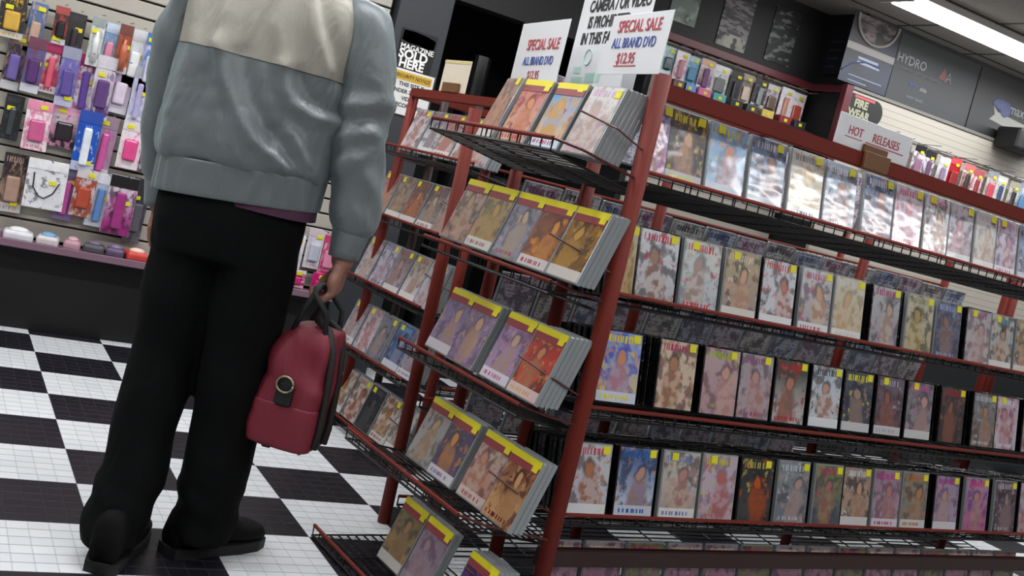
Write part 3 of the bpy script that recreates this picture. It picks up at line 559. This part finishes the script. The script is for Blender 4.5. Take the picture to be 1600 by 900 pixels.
for si, LL in enumerate((L1, L2, L3, L4)):
    us = list(Us[si])
    while us[-1] < 2.3: us.append(us[-1]+.157)
    for i in range(len(us)-1):
        pal = LL[i] if i < len(LL) else LL[(i*5+3) % len(LL)]
        u0, u1 = us[i], us[i+1]; wd = min(.142, max(.07 if i == 0 else .12, (u1-u0)-.006)); uc = u0+wd/2+.003
        uc = uc+.05; wd = round(wd, 3)
        bl = si > 0 and (i % 3 == 1 or si == 2)
        case(uc, .045+.004*(i % 2), TOPZ[si], A0, TL, pal, '%s dvd case, %s from corner post, %s long shelf' % (pal[5], ordn[i], shelfn[si]), 'front row cases on the long rack side',
             wd=wd, black=bl, stick=(random.choice((.8, .84, .3, .85)), .91), seed=si*3.1+i*1.37)
        if si > 0:
            lab = 'plain black dvd case just behind the %s front case, %s long shelf' % (ordn[i], shelfn[si])
            for k in range(2):
                case(uc+random.uniform(-.004, .004), .0635+.019*k+.004*(i % 2), TOPZ[si]-.002*k-.004, A0, TL, None, lab, 'black cases behind the %s front case of the %s long shelf' % (ordn[i], shelfn[si]), wd=wd, black=True, parts=False)
            for k in range(2, (6, 8, 11)[si-1]):
                t_ = bmesh.new(); q = MB.__new__(MB); q.b = t_; q.bbox(-wd/2, wd/2, 0, Td, 0, Hd, .002, 1)
                t_.transform(Matrix.Translation(W(uc+random.uniform(-.006, .006), .0635+.0215*k+.004*(i % 2), TOPZ[si]-.003*k-.004+random.uniform(-.004, .004))) @ Matrix.Rotation(A0, 4, 'Z') @ Matrix.Rotation(TL+random.uniform(-.03, .03), 4, 'X'))
                me_ = D.meshes.new('t'); t_.to_mesh(me_); t_.free(); deep.from_mesh(me_); D.meshes.remove(me_)
        # cases on the opposite side, their printed backs turned this way
        if i < (15, 15, 14, 10)[si]:
            case(.11+.148*i, .60, TOPZ[si]+.045+random.uniform(-.004, .004), A0, .17, [('e4e2ea','dcd6de','b88c94','6c6470','8c4c74'),('e6e6e6','e2d8d8','a88c84','54545c','3c3c48'),('d8e0ee','e0e0ea','a88c94','5c6070','4c5c8c')][i % 3]+('',),
                 'dvd case seen from its pale back through the near rack, level with %s shelf' % shelfn[si], 'cases facing away on the far side, level with the %s shelf' % shelfn[si], wd=.135, stick=None, lay=-1.0, seed=i*2.3+si)
me_ = D.meshes.new('case_rows'); deep.to_mesh(me_); deep.free(); me_.materials.append(BLACKCASE)
tag(link('dvd_case_rows', me_), 'deep rows of black dvd cases filling the long shelves behind the front ones', 'dvd cases', kind='stuff')
for i in range(15):
    pal = L5[i % 3]
    case(.12+.152*i, .075, .065, A0, -.16, pal, '%s dvd case, %s along the bottom shelf beneath the dark beam' % (pal[5], ordn[i]), 'cases on the bottom shelf beneath the dark beam', seed=30+i, stick=None, lay=0.0)
# near rack end, facing the aisle
E1 = [('8c6c60','a85c44','b07454','4a3430','6c3c3c','brown skin toned'),('b87c7c','c4a088','c48c6c','7c3434','a03444','red and blonde'),('6c9cc8','c4a888','c4985c','a88c5c','b03c4c','blue sky and blonde'),('c4c2c0','bcb0ac','b89c94','9c8c88','b08cb0','white glossy wrapped')]
E2 = [('a88c84','a07c70','a8846c','3c3434','3c3c44','dusty pink text covered'),('8c7c5c','a8845c','b08c54','4c4430','8c3c44','golden brown'),('6c6c7c','7c7c8c','a8947c','3c3c4a','7c3c50','grey blue'),('5c2c28','a06434','c8884c','3c1c1a','9c2c34','dark red and gold'),('8c6430','6c4820','b88c48','2c1c14','c4a040','amber and black')]
E3 = [('6c5c84','7c6c8c','b08c74','4a3c5c','9c7ca8','purple two figure'),('74607c','6c5c7c','b89478','4c3c54','8c6c94','violet and tan'),('7c6490','94809c','b09484','5c3c54','b05c84','lilac and cream'),('a03434','b04c3c','b87c5c','4a1c20','c4a060','scarlet')]
E4 = [('8c8c90','9c9c9c','b09478','5c4c44','8c8c94','silver and tan'),('3c3450','4c3c50','b07c4c','2c2438','7c5c8c','dark violet and orange'),('a89c94','a87c70','b0806c','5c3434','9c4c50','pale with rose figures'),('7c4c38','b89470','c49c74','3c1c1c','5c2428','maroon book and cream')]
E5 = [('7c7054','a08460','a07c5c','44443c','6c5c44','olive and tan'),('847480','8c7c84','947c80','5c4c5c','7c6474','dusty mauve'),('4c3c68','5c4880','8c6ca8','26203c','a03c5c','deep purple')]
tiers = [(E1, 1.240, [.52, .375, .225, .07], 'top'), (E2, .941, [.55, .41, .275, .14, .01], 'second'), (E3, .632, [.49, .355, .185, .045], 'third'), (E4, .318, [.45, .315, .155, .02], 'fourth'), (E5, .035, [.40, .26, .03], 'lowest')]
RE = A0-PI/2
for ti, (LL, z, vs, nm) in enumerate(tiers):
    for i, pal in enumerate(LL):
        v = vs[i]+.02; dz = .008*(i == len(LL)-1); u = -.158 - (.004 if i % 2 else 0)
        rzz = RE + (-.22 if ti == 0 and i == 0 else 0)
        if ti == 4: u = -.20
        case(u, v, z, rzz, -.30, pal, '%s dvd case, %s from far post, %s tier, near rack end' % (pal[5], ordn[i], nm), 'cases in the near rack end', band=not (ti == 0 and i in (0, 3)), stick=(.86, .885) if i % 2 or ti else (.8, .93), seed=50+ti*7+i*1.9, wd=.134)
        for k in range((5, 3, 4, 2, 3)[ti] if i == len(LL)-1 else (2 if ti in (2, 3) and i == 1 else 1)):
            case(u+.0150*(k+1), v-.001, z-.0005*k, rzz, -.30, None, 'clear dvd case stacked behind the %s cover from far post, %s tier, near rack end' % (ordn[i], nm), 'clear cases behind the %s cover, %s tier of the near end' % (ordn[i], nm), wd=.134, parts=False)
# farther rack end
G = [[('b0a8ac','b8b4b8','a87c74','4c444c','8c3444','white and rose'),('6c6c78','c0c0c8','8c7c7c','34343c','8c3c4c','grey and maroon'),('94545c','b0a4a4','a87c6c','5c4444','7c2c3c','rose and stone'),('7c6c6c','c0bcc0','a8806c','44444c','843444','stone and red'),('a8a4a8','9c9498','b08470','5c5458','94444c','pale grey')],
     [('8c5c5c','8c7c74','a8785c','4c3c34','7c2c34','dusty red'),('7c7068','70685e','98745c','34302c','642c30','olive grey'),('54242c','7c4c3c','b06c44','26181c','7c2c34','dark red and orange'),('4c3c40','7c7474','a08878','2c2628','6c3038','brown and silver'),('84706c','8c8480','a07c6c','4a403c','703438','taupe')],
     [('a89c9c','a8a4ac','a8887c','6c6468','6c4c8c','grey pink'),('a8a4b0','b0a8b0','9c848c','54547c','54487c','lilac grey'),('6c5c60','948c94','9c7c7c','3c3438','7c3c44','plum and grey'),('8c847c','b8b4b8','a88c7c','5c5450','8c4450','stone and white'),('9c9ca4','a4a4ac','a08c88','5c5c64','5c4c74','silver')],
     [('8c8488','a8a4ac','a88c88','5c545c','7c7480','silver mauve'),('a89ca4','bcb8c0','b47c7c','6c5c68','9c4c6c','pale with red figure'),('6c6c74','5c6474','9c8880','34343c','5c6c94','slate'),('4c6494','44587c','8c8c94','26304c','7cb0d0','denim blue'),('7c7c88','8c8c98','9c8884','44444c','6c6c94','grey lavender')],
     [('b8b0a4','c0bcb8','a87858','6c4c3c','8c7c6c','cream with tan figures'),('b8b4ac','c0bcb8','a86c5c','5c4034','8c5c4c','ivory with brown figures'),('26262a','303034','4c4c50','18181c','5c5c64','black'),('b0a89c','c0bcb4','a07454','6c4c34','7c4c44','cream and copper'),('acaca8','b8b8b4','a08070','54443c','6c5c5c','bone and brown')]]
for ti, (LL, z) in enumerate(zip(G, (1.165, .885, .600, .322, .035))):
    v0 = 1.34 if ti == 0 else (1.48 if ti < 4 else 1.44); nm = ['top', 'second', 'third', 'fourth', 'lowest'][ti]
    for i, pal in enumerate(LL[::-1]):
        v = v0 + .139*i
        case(.315+.003*(i % 2), v, z, RE, -.28, pal, '%s dvd case, %s from near corner, %s tier, farther rack' % (pal[5], ordn[i], nm), 'cases in the end of the farther rack', stick=(random.choice((.8, .25)), .9), seed=90+ti*5+i*1.3, wd=.134)
        for k in range(3 if i == 0 else 1):
            case(.333+.0155*k, v, z, RE, -.28, None, 'clear dvd case behind the %s cover from near corner, %s tier, farther rack' % (ordn[i], nm), 'clear cases behind the %s cover, %s tier of the farther rack' % (ordn[i], nm), wd=.134, parts=False)

# ------------------------------------------------------------------ paper signs on the racks
def sheet(u, v, z0, wd, h, name, label, rz, m=PAPER):
    t = tag(MB().bbox(-wd/2, wd/2, -.001, .001, 0, h, .0008, 1).build(name, m, loc=W(u, v, z0), rot=(0, 0, rz)), label, 'sign'); return t
RS = math.atan2(-.99479617, -.10188509)
s1 = sheet(-.085, .065, 1.458, .30, .150, 'sale_sign', 'white special sale sign nearest the corner post, red and blue handwriting', RS)
text('SPECIAL SALE', .043, REDINK, s1, 0, .105, sx=.85, bold=.0005); text('ALL BRAND DVD', .036, BLUEINK, s1, -.01, .066, sx=.8, bold=.0004); text('$12.95', .038, REDINK, s1, -.03, .027, sx=.9, bold=.0004)
MB().box(-.085, .03, -.002, -.001, .019, .022).build('underline', REDINK, s1)
s2 = sheet(.035, .345, 1.40, .42, .42, 'camera_rule_sign', 'tall white sign forbidding cameras with black capitals and green marks', RS)
for i, s in enumerate(['THE USE OF', 'CAMERA / OR VIDEO', 'IS PROHIBITED', 'IN THIS FACILITY']):
    text(s, .046, INK, s2, .02 if i < 2 else -.02, .30-.046*i, sx=.82, bold=.001)
b = MB(); b.tube([(-.09+.022*math.cos(a), -.002, .125+.022*math.sin(a)) for a in [2*PI*k/20 for k in range(21)]], .0022, 5)
b.box(-.165, -.12, -.0022, -.001, .08, .098).box(-.165, -.10, -.0022, -.001, .052, .07).box(-.08, -.02, -.0022, -.001, .055, .08).box(-.01, .01, -.0022, -.001, .055, .078); b.build('green_marks', GREENINK, s2)
s3 = sheet(-.05, .53, 1.39, .33, .205, 'sale_sign', 'white special sale sign farther from the post, behind the red topped cases', RS)
text('SPECIAL SALE', .044, REDINK, s3, .02, .125, sx=.85, bold=.0005); text('ALL BRAND DVD', .034, BLUEINK, s3, .01, .082, sx=.8, bold=.0004); text('$12.95', .034, REDINK, s3, .0, .042, sx=.9)
hr_ = sheet(.768, .0, 1.4595, .325, .085, 'release_sign', 'white card reading hot releases in red on top of the long red rail', A0)
text('HOT', .034, REDINK, hr_, -.085, .035, sx=.85); text('RELEASES', .034, REDINK, hr_, .05, .035, sx=.85)
MB().box(-.125, -.05, -.002, -.001, .026, .028).box(-.035, .135, -.002, -.001, .026, .029).build('underline', REDINK, hr_)
tag(MB().bbox(-.052, .052, -.012, -.0035, -.002, .022, .002).bbox(-.052, .052, -.028, -.0125, -.044, .003, .002).build('sign_holder', BROWN, loc=W(.775, 0, 1.46), rot=(0, 0, A0)), 'brown wooden clip holding the hot releases card on the rail', 'sign holder')
cc = sheet(.34, 1.68, 1.425, .21, .125, 'blank_card', 'blank cream card with yellow edge on the farther rack rail', RE, CREAMC)
MB().box(-.104, .104, -.0025, -.001, .113, .124).build('yellow_edge', mat('pale_yellow_edge', 'cdbd84', .6), cc)
tag(MB().bbox(-.06, .06, -.016, -.003, -.002, .035, .002).build('sign_holder', BROWN, loc=W(.34, 1.68, 1.425), rot=(0, 0, RE)), 'brown wooden clip holding the cream card on the farther rack', 'sign holder')

# ------------------------------------------------------------------ the man
MR = math.atan2(-.522, .853)
SKIN = mat('skin', '8f6455', .5, var=.12, vscale=20); HAIR = mat('grey_hair', '4a4644', .8, bump=.6, bscale=90)
JK = NT('grey_nylon_jacket'); JK.b.inputs['Base Color'].default_value = (*S('646a6c'), 1); JK.b.inputs['Roughness'].default_value = .42; JK.b.inputs['Sheen Weight'].default_value = .25
JK.b.inputs['Sheen Tint'].default_value = (.6, .85, .9, 1)
def cloth_bump(t, s1=9, s2=240, st=.35):
    tc = t.n('ShaderNodeTexCoord'); mp = t.n('ShaderNodeMapping'); mp.inputs['Scale'].default_value = (1, 1, .35); mp.inputs['Rotation'].default_value = (0, .5, 0); t.put(mp.inputs[0], tc.outputs['Object'])
    n = t.n('ShaderNodeTexNoise'); n.inputs['Scale'].default_value = s1; n.inputs['Detail'].default_value = 4; n.inputs['Distortion'].default_value = .8; t.put(n.inputs['Vector'], mp.outputs[0])
    n2 = t.n('ShaderNodeTexNoise'); n2.inputs['Scale'].default_value = s2; t.put(n2.inputs['Vector'], tc.outputs['Object'])
    h = t.math('ADD', n.outputs['Fac'], t.math('MULTIPLY', n2.outputs['Fac'], .02)); bp = t.n('ShaderNodeBump'); bp.inputs['Strength'].default_value = st; bp.inputs['Distance'].default_value = .05
    t.put(bp.inputs['Height'], h); t.put(t.b.inputs['Normal'], bp.outputs[0]); return t.m
JACK = cloth_bump(JK, 10, 240, .38)
YK = NT('beige_nylon_yoke'); YK.b.inputs['Base Color'].default_value = (*S('9c988d'), 1); YK.b.inputs['Roughness'].default_value = .45; YOKE = cloth_bump(YK, 9, 240, .33)
TR = NT('black_trouser_cloth'); TR.b.inputs['Base Color'].default_value = (*S('070809'), 1); TR.b.inputs['Roughness'].default_value = .85; TR.b.inputs['Specular IOR Level'].default_value = .12; TROU = cloth_bump(TR, 9, 200, .4)
SHOE = mat('black_shoe_leather', '050506', .7, spec=.15, bump=.2, bscale=30); SOLE = mat('black_rubber_sole', '0e0e0f', .7)
SHIRT = mat('dark_plum_shirt', '4a2540', .8)
# body as one surface
b = MB()
def cap(pts, rs):
    b.tube(pts, rs, 14)
    for p, r in zip(pts, rs): b.ball(p, r, seg=12)
cap([(0,0,.93),(0,.01,1.1),(0,0,1.28),(0,-.01,1.40)], [.115,.11,.125,.10]); b.ball((.07,0,.93), .08); b.ball((-.07,0,.93), .08); b.ball((.1,0,1.38), .075); b.ball((-.1,0,1.38), .075)
cap([(0,0,1.42),(0,.02,1.53)], [.062,.058]); b.ball((0,.035,1.655), .078, .098, .118, 20); b.ball((0,.075,1.60), .052, .05, .06)
b.ball((0,.138,1.64), .013, .018, .02); b.ball((0,.115,1.585), .028, .014, .01); b.ball((.078,.03,1.645), .012, .02, .032); b.ball((-.078,.03,1.645), .012, .02, .032)
cap([(.19,0,1.40),(.27,0,1.14),(.298,.01,.90),(.297,.012,.845)], [.055,.046,.034,.030])
cap([(-.19,.02,1.40),(-.235,.05,1.13),(-.225,.09,.92),(-.222,.10,.86)], [.055,.046,.034,.028])
cap([(.09,0,.88),(.095,0,.50),(.10,.03,.10)], [.085,.058,.042]); cap([(-.09,0,.88),(-.08,-.02,.50),(-.08,-.13,.10)], [.085,.058,.042])
b.tube([(.10,.03,.10),(.11,.05,.055),(.15,.12,.045)], [.036,.03,.022], 12); b.tube([(-.08,-.13,.10),(-.07,-.13,.055),(-.075,-.03,.045)], [.036,.03,.022], 12)
# right hand closed on the bag handle (handle runs front to back at x=.262, z=.768)
for q in ((.297,.035,.815),(.297,-.012,.815),(.295,.012,.80),(.294,.04,.79),(.294,-.02,.79)): b.ball(q, .017, .02, .03)
for j, (yy, L_) in enumerate(((.048,.9),(.024,1.0),(.0,.97),(-.023,.82))):
    cap([(.298, yy, .798), (.296, yy, .762), (.276, yy-.002, .738), (.250, yy-.002, .744), (.244, yy, .762-.006*(1-L_))], [.0112,.0102,.0098,.0092,.0082])
cap([(.288,.055,.825),(.268,.068,.80),(.250,.066,.778),(.247,.055,.762)], [.014,.012,.0105,.0095])
# relaxed left hand
b.ball((-.222,.105,.815), .016, .036, .04)
for j, (yy, L_) in enumerate(((.135,.92),(.115,1.0),(.094,.96),(.075,.8))):
    cap([(-.222,yy,.80),(-.220,yy+.004,.80-.034*L_),(-.212,yy+.006,.80-.058*L_),(-.20,yy+.006,.80-.076*L_)], [.0105,.0098,.009,.0078])
cap([(-.218,.135,.83),(-.205,.155,.805),(-.198,.158,.778)], [.014,.0115,.0095])
me = remeshed(b, .0055, 3); me.materials.append(SKIN)
man = tag(link('person', me, None, (.15, -2.27, 0), (0, 0, MR)), 'standing person seen from behind in grey jacket and black trousers holding red bag', 'person')
h = MB(); h.loft([(0,.022,1.60,.078,.088),(0,.02,1.66,.085,.102),(0,.02,1.72,.078,.098),(0,.025,1.765,.055,.075),(0,.03,1.782,.02,.03)], 24, fn=lambda p, a, i: p if p.y < .09 or p.z > 1.71 else Vector((p.x, .09, p.z)))
h.build('hair', HAIR, man, smooth=True)
def ridge(x, z, pl, w_, amp):
    best = 9
    for (x0, z0), (x1, z1) in zip(pl, pl[1:]):
        d = Vector((x1-x0, z1-z0)); t = max(0, min(1, ((x-x0)*d.x+(z-z0)*d.y)/d.length_squared)); best = min(best, math.hypot(x-x0-t*d.x, z-z0-t*d.y))
    return amp*math.exp(-best*best/(2*w_*w_))
RG = [([(-.07,1.285),(-.035,1.21),(0,1.16),(.06,1.09),(.15,1.035)], .014, .017), ([(.085,1.27),(.10,1.22),(.124,1.19),(.17,1.172),(.22,1.176)], .013, .016), ([(-.02,1.27),(.03,1.17),(.10,1.10)], .016, -.012),
      ([(.13,1.26),(.16,1.215),(.2,1.2)], .014, -.012), ([(-.14,1.27),(-.15,1.15),(-.16,1.02)], .016, .009), ([(-.10,1.2),(-.09,1.08),(-.05,1.0)], .02, -.008), ([(.14,1.12),(.19,1.05),(.2,1.0)], .012, .012), ([(.10,1.12),(.15,1.06),(.17,1.0)], .012, -.009),
      ([(-.09,1.5),(-.08,1.38),(-.06,1.28)], .014, .011), ([(-.04,1.45),(-.02,1.29)], .014, -.006), ([(.03,1.48),(.05,1.36),(.085,1.28)], .014, .010), ([(.10,1.46),(.13,1.38),(.18,1.29)], .013, .013), ([(.13,1.44),(.17,1.36),(.21,1.28)], .012, -.010), ([(-.17,1.42),(-.15,1.3)], .015, .008)]
def fold(p, a, i):
    if math.sin(a) < .25:
        s = sum(ridge(p.x, p.z, *r) for r in RG); k = min(1, max(0, (.25-math.sin(a))/.5)); p = p + Vector((math.cos(a), math.sin(a), 0))*s*k
    nz_ = noise.noise(Vector((p.x*6, p.y*6, p.z*3.2)))*.010 + noise.noise(Vector((p.x*17+3, p.y*17, p.z*7)))*.004
    if 1.005 < p.z < 1.20: nz_ += noise.noise(Vector((p.x*30, p.y*20, p.z*30)))*.0025
    return p + Vector((math.cos(a), math.sin(a), 0))*nz_
def interp(keys, n):
    out = []
    for i in range(n+1):
        t = i/n*(len(keys)-1); k = min(int(t), len(keys)-2); f = t-k; g = lambda q: keys[max(0, min(len(keys)-1, q))]
        out.append(tuple(.5*((2*g(k)[j]) + (-g(k-1)[j]+g(k+1)[j])*f + (2*g(k-1)[j]-5*g(k)[j]+4*g(k+1)[j]-g(k+2)[j])*f*f + (-g(k-1)[j]+3*g(k)[j]-3*g(k+1)[j]+g(k+2)[j])*f**3) for j in range(len(keys[0]))))
    return out
torso = [(0.005,0,1.004,.205,.145,.85,.07),(0.003,0,1.03,.222,.165,.85,.05),(0.003,0,1.09,.222,.168,.85,.02),(.005,0,1.18,.218,.16,.85,0),(.006,0,1.27,.216,.152,.85,-.01)]
torso2 = [(.006,0,1.27,.216,.152,.85,-.01),(.006,0,1.36,.222,.148,.88,0),(.005,0,1.43,.218,.132,.9,0),(.003,0,1.475,.19,.112,.95,0),(0,0,1.505,.125,.09,1,0),(0,.008,1.525,.078,.078,1,0),(0,.01,1.57,.07,.072,1,0)]
bmj = MB(); bmj.loft(interp(torso, 56), 144, fold, cap=False)
rs = interp([(.198,0,1.483,.02,.03),(.214,0,1.466,.053,.063),(.233,0,1.42,.064,.080),(.249,0,1.34,.070,.083),(.259,0,1.25,.071,.080),(.267,.0,1.15,.068,.076),(.288,.005,1.05,.069,.074),(.298,.008,.98,.064,.07),(.304,.01,.935,.057,.06),(.302,.011,.915,.046,.048)], 70)
def sf(p, a, i):
    s = .003*math.sin(p.z*52+1.5*math.sin(a)*2+a)*(.3 if p.z > 1.3 else 1) + noise.noise(Vector((p.x*14, p.y*14, p.z*7+5)))*.006
    if p.z < .93: s *= .3
    s += ridge(p.x, p.z, [(.20,1.12),(.25,1.145),(.31,1.17)], .012, .012) + ridge(p.x, p.z, [(.25,1.22),(.33,1.25)], .014, .010) + ridge(p.x, p.z, [(.24,1.19),(.3,1.205)], .013, -.012) + ridge(p.x, p.z, [(.25,1.07),(.31,1.12)], .012, .010)
    return p + Vector((math.cos(a), math.sin(a), 0))*s
bmj.loft(rs, 56, sf, cap=True)
ls = interp([(-.195,.01,1.48,.03,.035),(-.205,.012,1.45,.052,.06),(-.216,.02,1.38,.058,.075),(-.235,.035,1.27,.064,.078),(-.238,.05,1.15,.062,.074),(-.236,.065,1.05,.058,.07),(-.232,.08,.97,.052,.06),(-.226,.09,.93,.046,.05),(-.224,.095,.915,.04,.042)], 60)
bmj.loft(ls, 48, lambda p, a, i: p + Vector((math.cos(a), math.sin(a), 0))*(.0025*math.sin(p.z*50+a*1.5)+noise.noise(Vector((p.x*14+9, p.y*14, p.z*9)))*.008), cap=True)
jk = bmj.build('jacket', JACK, man, smooth=True)
y = MB(); y.loft(interp(torso2, 44), 144, fold, cap=False); y.build('yoke', YOKE, jk, smooth=True)
y = MB(); y.loft([(.006,0,1.2695+.0015*k,.2175,.1535,.85,-.01) for k in range(2)], 144, fold, cap=False); y.build('yoke_seam', INK, jk, smooth=True)
hb = MB(); hb.loft(interp([(.005,0,.928,.202,.140,.85,.085),(.005,0,.932,.209,.148,.85,.085),(.005,0,.97,.210,.150,.85,.08),(.005,0,1.008,.211,.152,.85,.07),(.005,0,1.014,.208,.149,.85,.07)], 12), 144, lambda p, a, i: p+Vector((math.cos(a), math.sin(a), 0))*(.0022*math.sin(a*22+3*noise.noise(p*9))+.006*noise.noise(p*6)), cap=False); hb.build('hem_band', JACK, jk, smooth=True)
for cx, cy, sd in ((.300, .011, 1), (-.2235, .096, -1)):
    cu = MB(); cu.loft([(cx,cy,.922,.045,.047),(cx+.001,cy,.915,.047,.049),(cx-.002*sd,cy,.87,.0405,.042),(cx-.003*sd,cy,.852,.039,.041),(cx-.003*sd,cy,.852,.034,.036)], 40, cap=False); cu.build('cuff', JACK, jk, smooth=True)
sh = MB(); sh.loft([(.03,-.002,.985,.175,.132,.85,0),(.033,-.002,.922,.174,.134,.85,-.02)], 72, cap=False); sh.build('shirt', SHIRT, man, smooth=True)
b = MB()
b.loft(interp([(.0,0,.985,.178,.128,.9),(.0,0,.93,.185,.138,.9),(.0,0,.86,.186,.142,.9),(.0,0,.78,.180,.135,.9)], 14), 48)
def wr(p, a, i): return p + Vector((math.cos(a), math.sin(a), 0))*(.012*noise.noise(Vector((p.x*8, p.y*8, p.z*6)))+(.004*math.sin(p.z*70+a*2) if p.z < .2 else .002*math.sin(p.z*34+a)))
b.loft(interp([(-.088,.0,.86,.096,.12),(-.084,0,.72,.098,.115),(-.084,-.005,.58,.088,.10),(-.084,-.015,.46,.080,.095),(-.086,-.05,.32,.077,.092),(-.075,-.09,.20,.080,.092),(-.072,-.12,.10,.076,.092),(-.070,-.132,.048,.072,.09)], 60), 40, wr)
b.loft(interp([(.088,.0,.86,.096,.12),(.088,0,.72,.098,.115),(.092,0,.58,.091,.10),(.096,.005,.46,.086,.095),(.100,.015,.32,.084,.094),(.098,.02,.20,.085,.095),(.101,.025,.12,.082,.096),(.103,.03,.050,.078,.095)], 60), 40, wr)
me = remeshed(b, .0085, 3); me.materials.append(TROU); tr = link('trousers', me, man)
for nm, (hx, hy), ang in (('left', (-.052, -.232), .12), ('right', (.035, -.03), -.62)):
    s = MB(); rings = []
    prof = [(0.0,.030,.06),(.02,.037,.11),(.06,.040,.125),(.10,.040,.118),(.15,.045,.082),(.20,.050,.058),(.245,.046,.048),(.275,.034,.038),(.288,.015,.028)]
    n = 20; R = []
    for y_, hw, hh in interp(prof, 30):
        L = []
        for k in range(n):
            a = 2*PI*k/n; x_ = hw*math.copysign(abs(math.cos(a))**.8, math.cos(a)); z_ = .018+hh*.5*(1+math.sin(a)); L.append(s.b.verts.new((x_, y_, z_)))
        R.append(L)
    for A_, B_ in zip(R, R[1:]):
        for k in range(n): s.b.faces.new((A_[k], A_[(k+1) % n], B_[(k+1) % n], B_[k]))
    s.b.faces.new(R[0]); s.b.faces.new(R[-1][::-1])
    so = s.build('shoe', SHOE, man, smooth=True, loc=(hx, hy, 0), rot=(0, 0, ang)); so.scale = (1.12, 1.03, 1.1)
    q = MB(); out = [(-.034, 0), (-.042, .05), (-.041, .10), (-.050, .19), (-.047, .25), (-.03, .285), (0, .296), (.03, .285), (.047, .25), (.050, .19), (.041, .10), (.042, .05), (.034, 0), (0, -.008)]
    lo = [q.b.verts.new((x_, y_, .001)) for x_, y_ in out]; hi = [q.b.verts.new((x_, y_, .026)) for x_, y_ in out]
    q.b.faces.new(lo); q.b.faces.new(hi[::-1])
    for k in range(len(out)): q.b.faces.new((lo[k], lo[(k+1) % len(out)], hi[(k+1) % len(out)], hi[k]))
    q.build('sole', SOLE, so)

# ------------------------------------------------------------------ red bag in the right hand
ma = Matrix.Translation((.15, -2.27, 0)) @ Matrix.Rotation(MR, 4, 'Z')
BAGM = NT('red_bag_cloth'); BAGM.b.inputs['Base Color'].default_value = (*S('70182a'), 1); BAGM.b.inputs['Roughness'].default_value = .6; BAGR = cloth_bump(BAGM, 8, 300, .25)
BR = MR-.12
bp0 = ma @ Vector((.258, .03, .348)); bag = thing('shoulder_bag', 'crimson cloth bag with black zip and metal ring carried in the right hand', 'bag', bp0, BR)
# local: x right, y away, z up ; face 0.165 wide, 0.17 deep, 0.33 high
def bl(hw, hd, z, x=0, y_=0): return (x, y_, z, hw, hd, .35)
b = MB(); b.loft(interp([bl(.070,.075,.0,.0),bl(.084,.088,.012),bl(.088,.092,.05),bl(.086,.090,.13),bl(.082,.085,.20,.004),bl(.074,.078,.26,.010),bl(.066,.068,.295,.016),bl(.054,.056,.314,.020),bl(.02,.03,.322,.02)], 48), 72,
      lambda p, a, i: p + Vector((math.cos(a), math.sin(a), 0))*(.009*noise.noise(Vector((p.x*11, p.y*11, p.z*9))) + (.004*math.sin(p.x*38+p.z*44) if p.z > .17 and math.sin(a) < 0 else 0)))
b.build('bag_body', BAGR, bag, smooth=True)
b = MB(); b.loft(interp([bl(.078,.083,.004),bl(.0865,.0935,.012),bl(.0895,.0955,.05),bl(.0885,.0945,.112),bl(.083,.088,.115)], 24), 72, lambda p, a, i: p if p.y < -.055 else Vector((p.x*.9, max(p.y*.8, -.05), p.z))); b.build('front_pocket', BAGR, bag, smooth=True)
ZP = mat('black_zip_tape', '16120f', .6)
for yy in (-.055, .02):
    b = MB(); pts = [(.092, yy, .02), (.096, yy, .06), (.095, yy, .13), (.092, yy, .20), (.084, yy, .27), (.062, yy*.9, .318), (.02, yy*.6, .337)]
    b.tube(pts, [.010]*7, 8); b.build('zip', ZP, bag, smooth=True)
MB().bbox(-.022, .022, -.104, -.086, .118, .165, .004).build('black_patch', BLK, bag)
b = MB(); b.tube([(.0+.022*math.cos(a), -.108, .172+.020*math.sin(a)) for a in [2*PI*k/24 for k in range(25)]], .003, 8); b.build('metal_ring', mat('dull_brass_ring', 'a39a7c', .3, .9), bag, smooth=True)
MB().ball((0, -.100, .172), .021, .006, .019).build('grommet_hole', BLK, bag)
HND = mat('black_webbing', '121214', .7)
inv = (Matrix.Translation(bp0) @ Matrix.Rotation(BR, 4, 'Z')).inverted() @ ma
hp = [inv @ Vector(p) for p in ((.263, -.06, .755), (.263, -.03, .7675), (.263, .01, .7685), (.263, .05, .7675), (.263, .085, .755))]
for s_, xx in ((-1, -.03), (1, .055)):
    b = MB(); b.tube([(xx, -.055, .30), (xx*.7+.01, -.06, .36), hp[0], hp[1]+Vector((s_*.003, 0, 0)), hp[2]+Vector((s_*.003, 0, 0)), hp[3]+Vector((s_*.003, 0, 0)), hp[4], (xx*.7+.01, .06, .36), (xx, .05, .30)], .0075, 8); b.build('handle', HND, bag, smooth=True)
MB().tube([(-.04, -.05, -.006), (-.02, -.06, -.002)], .006, 8).tube([(.05, -.03, -.008), (.05, .03, -.008)], .006, 8).build('foot_stud', ZP, bag)
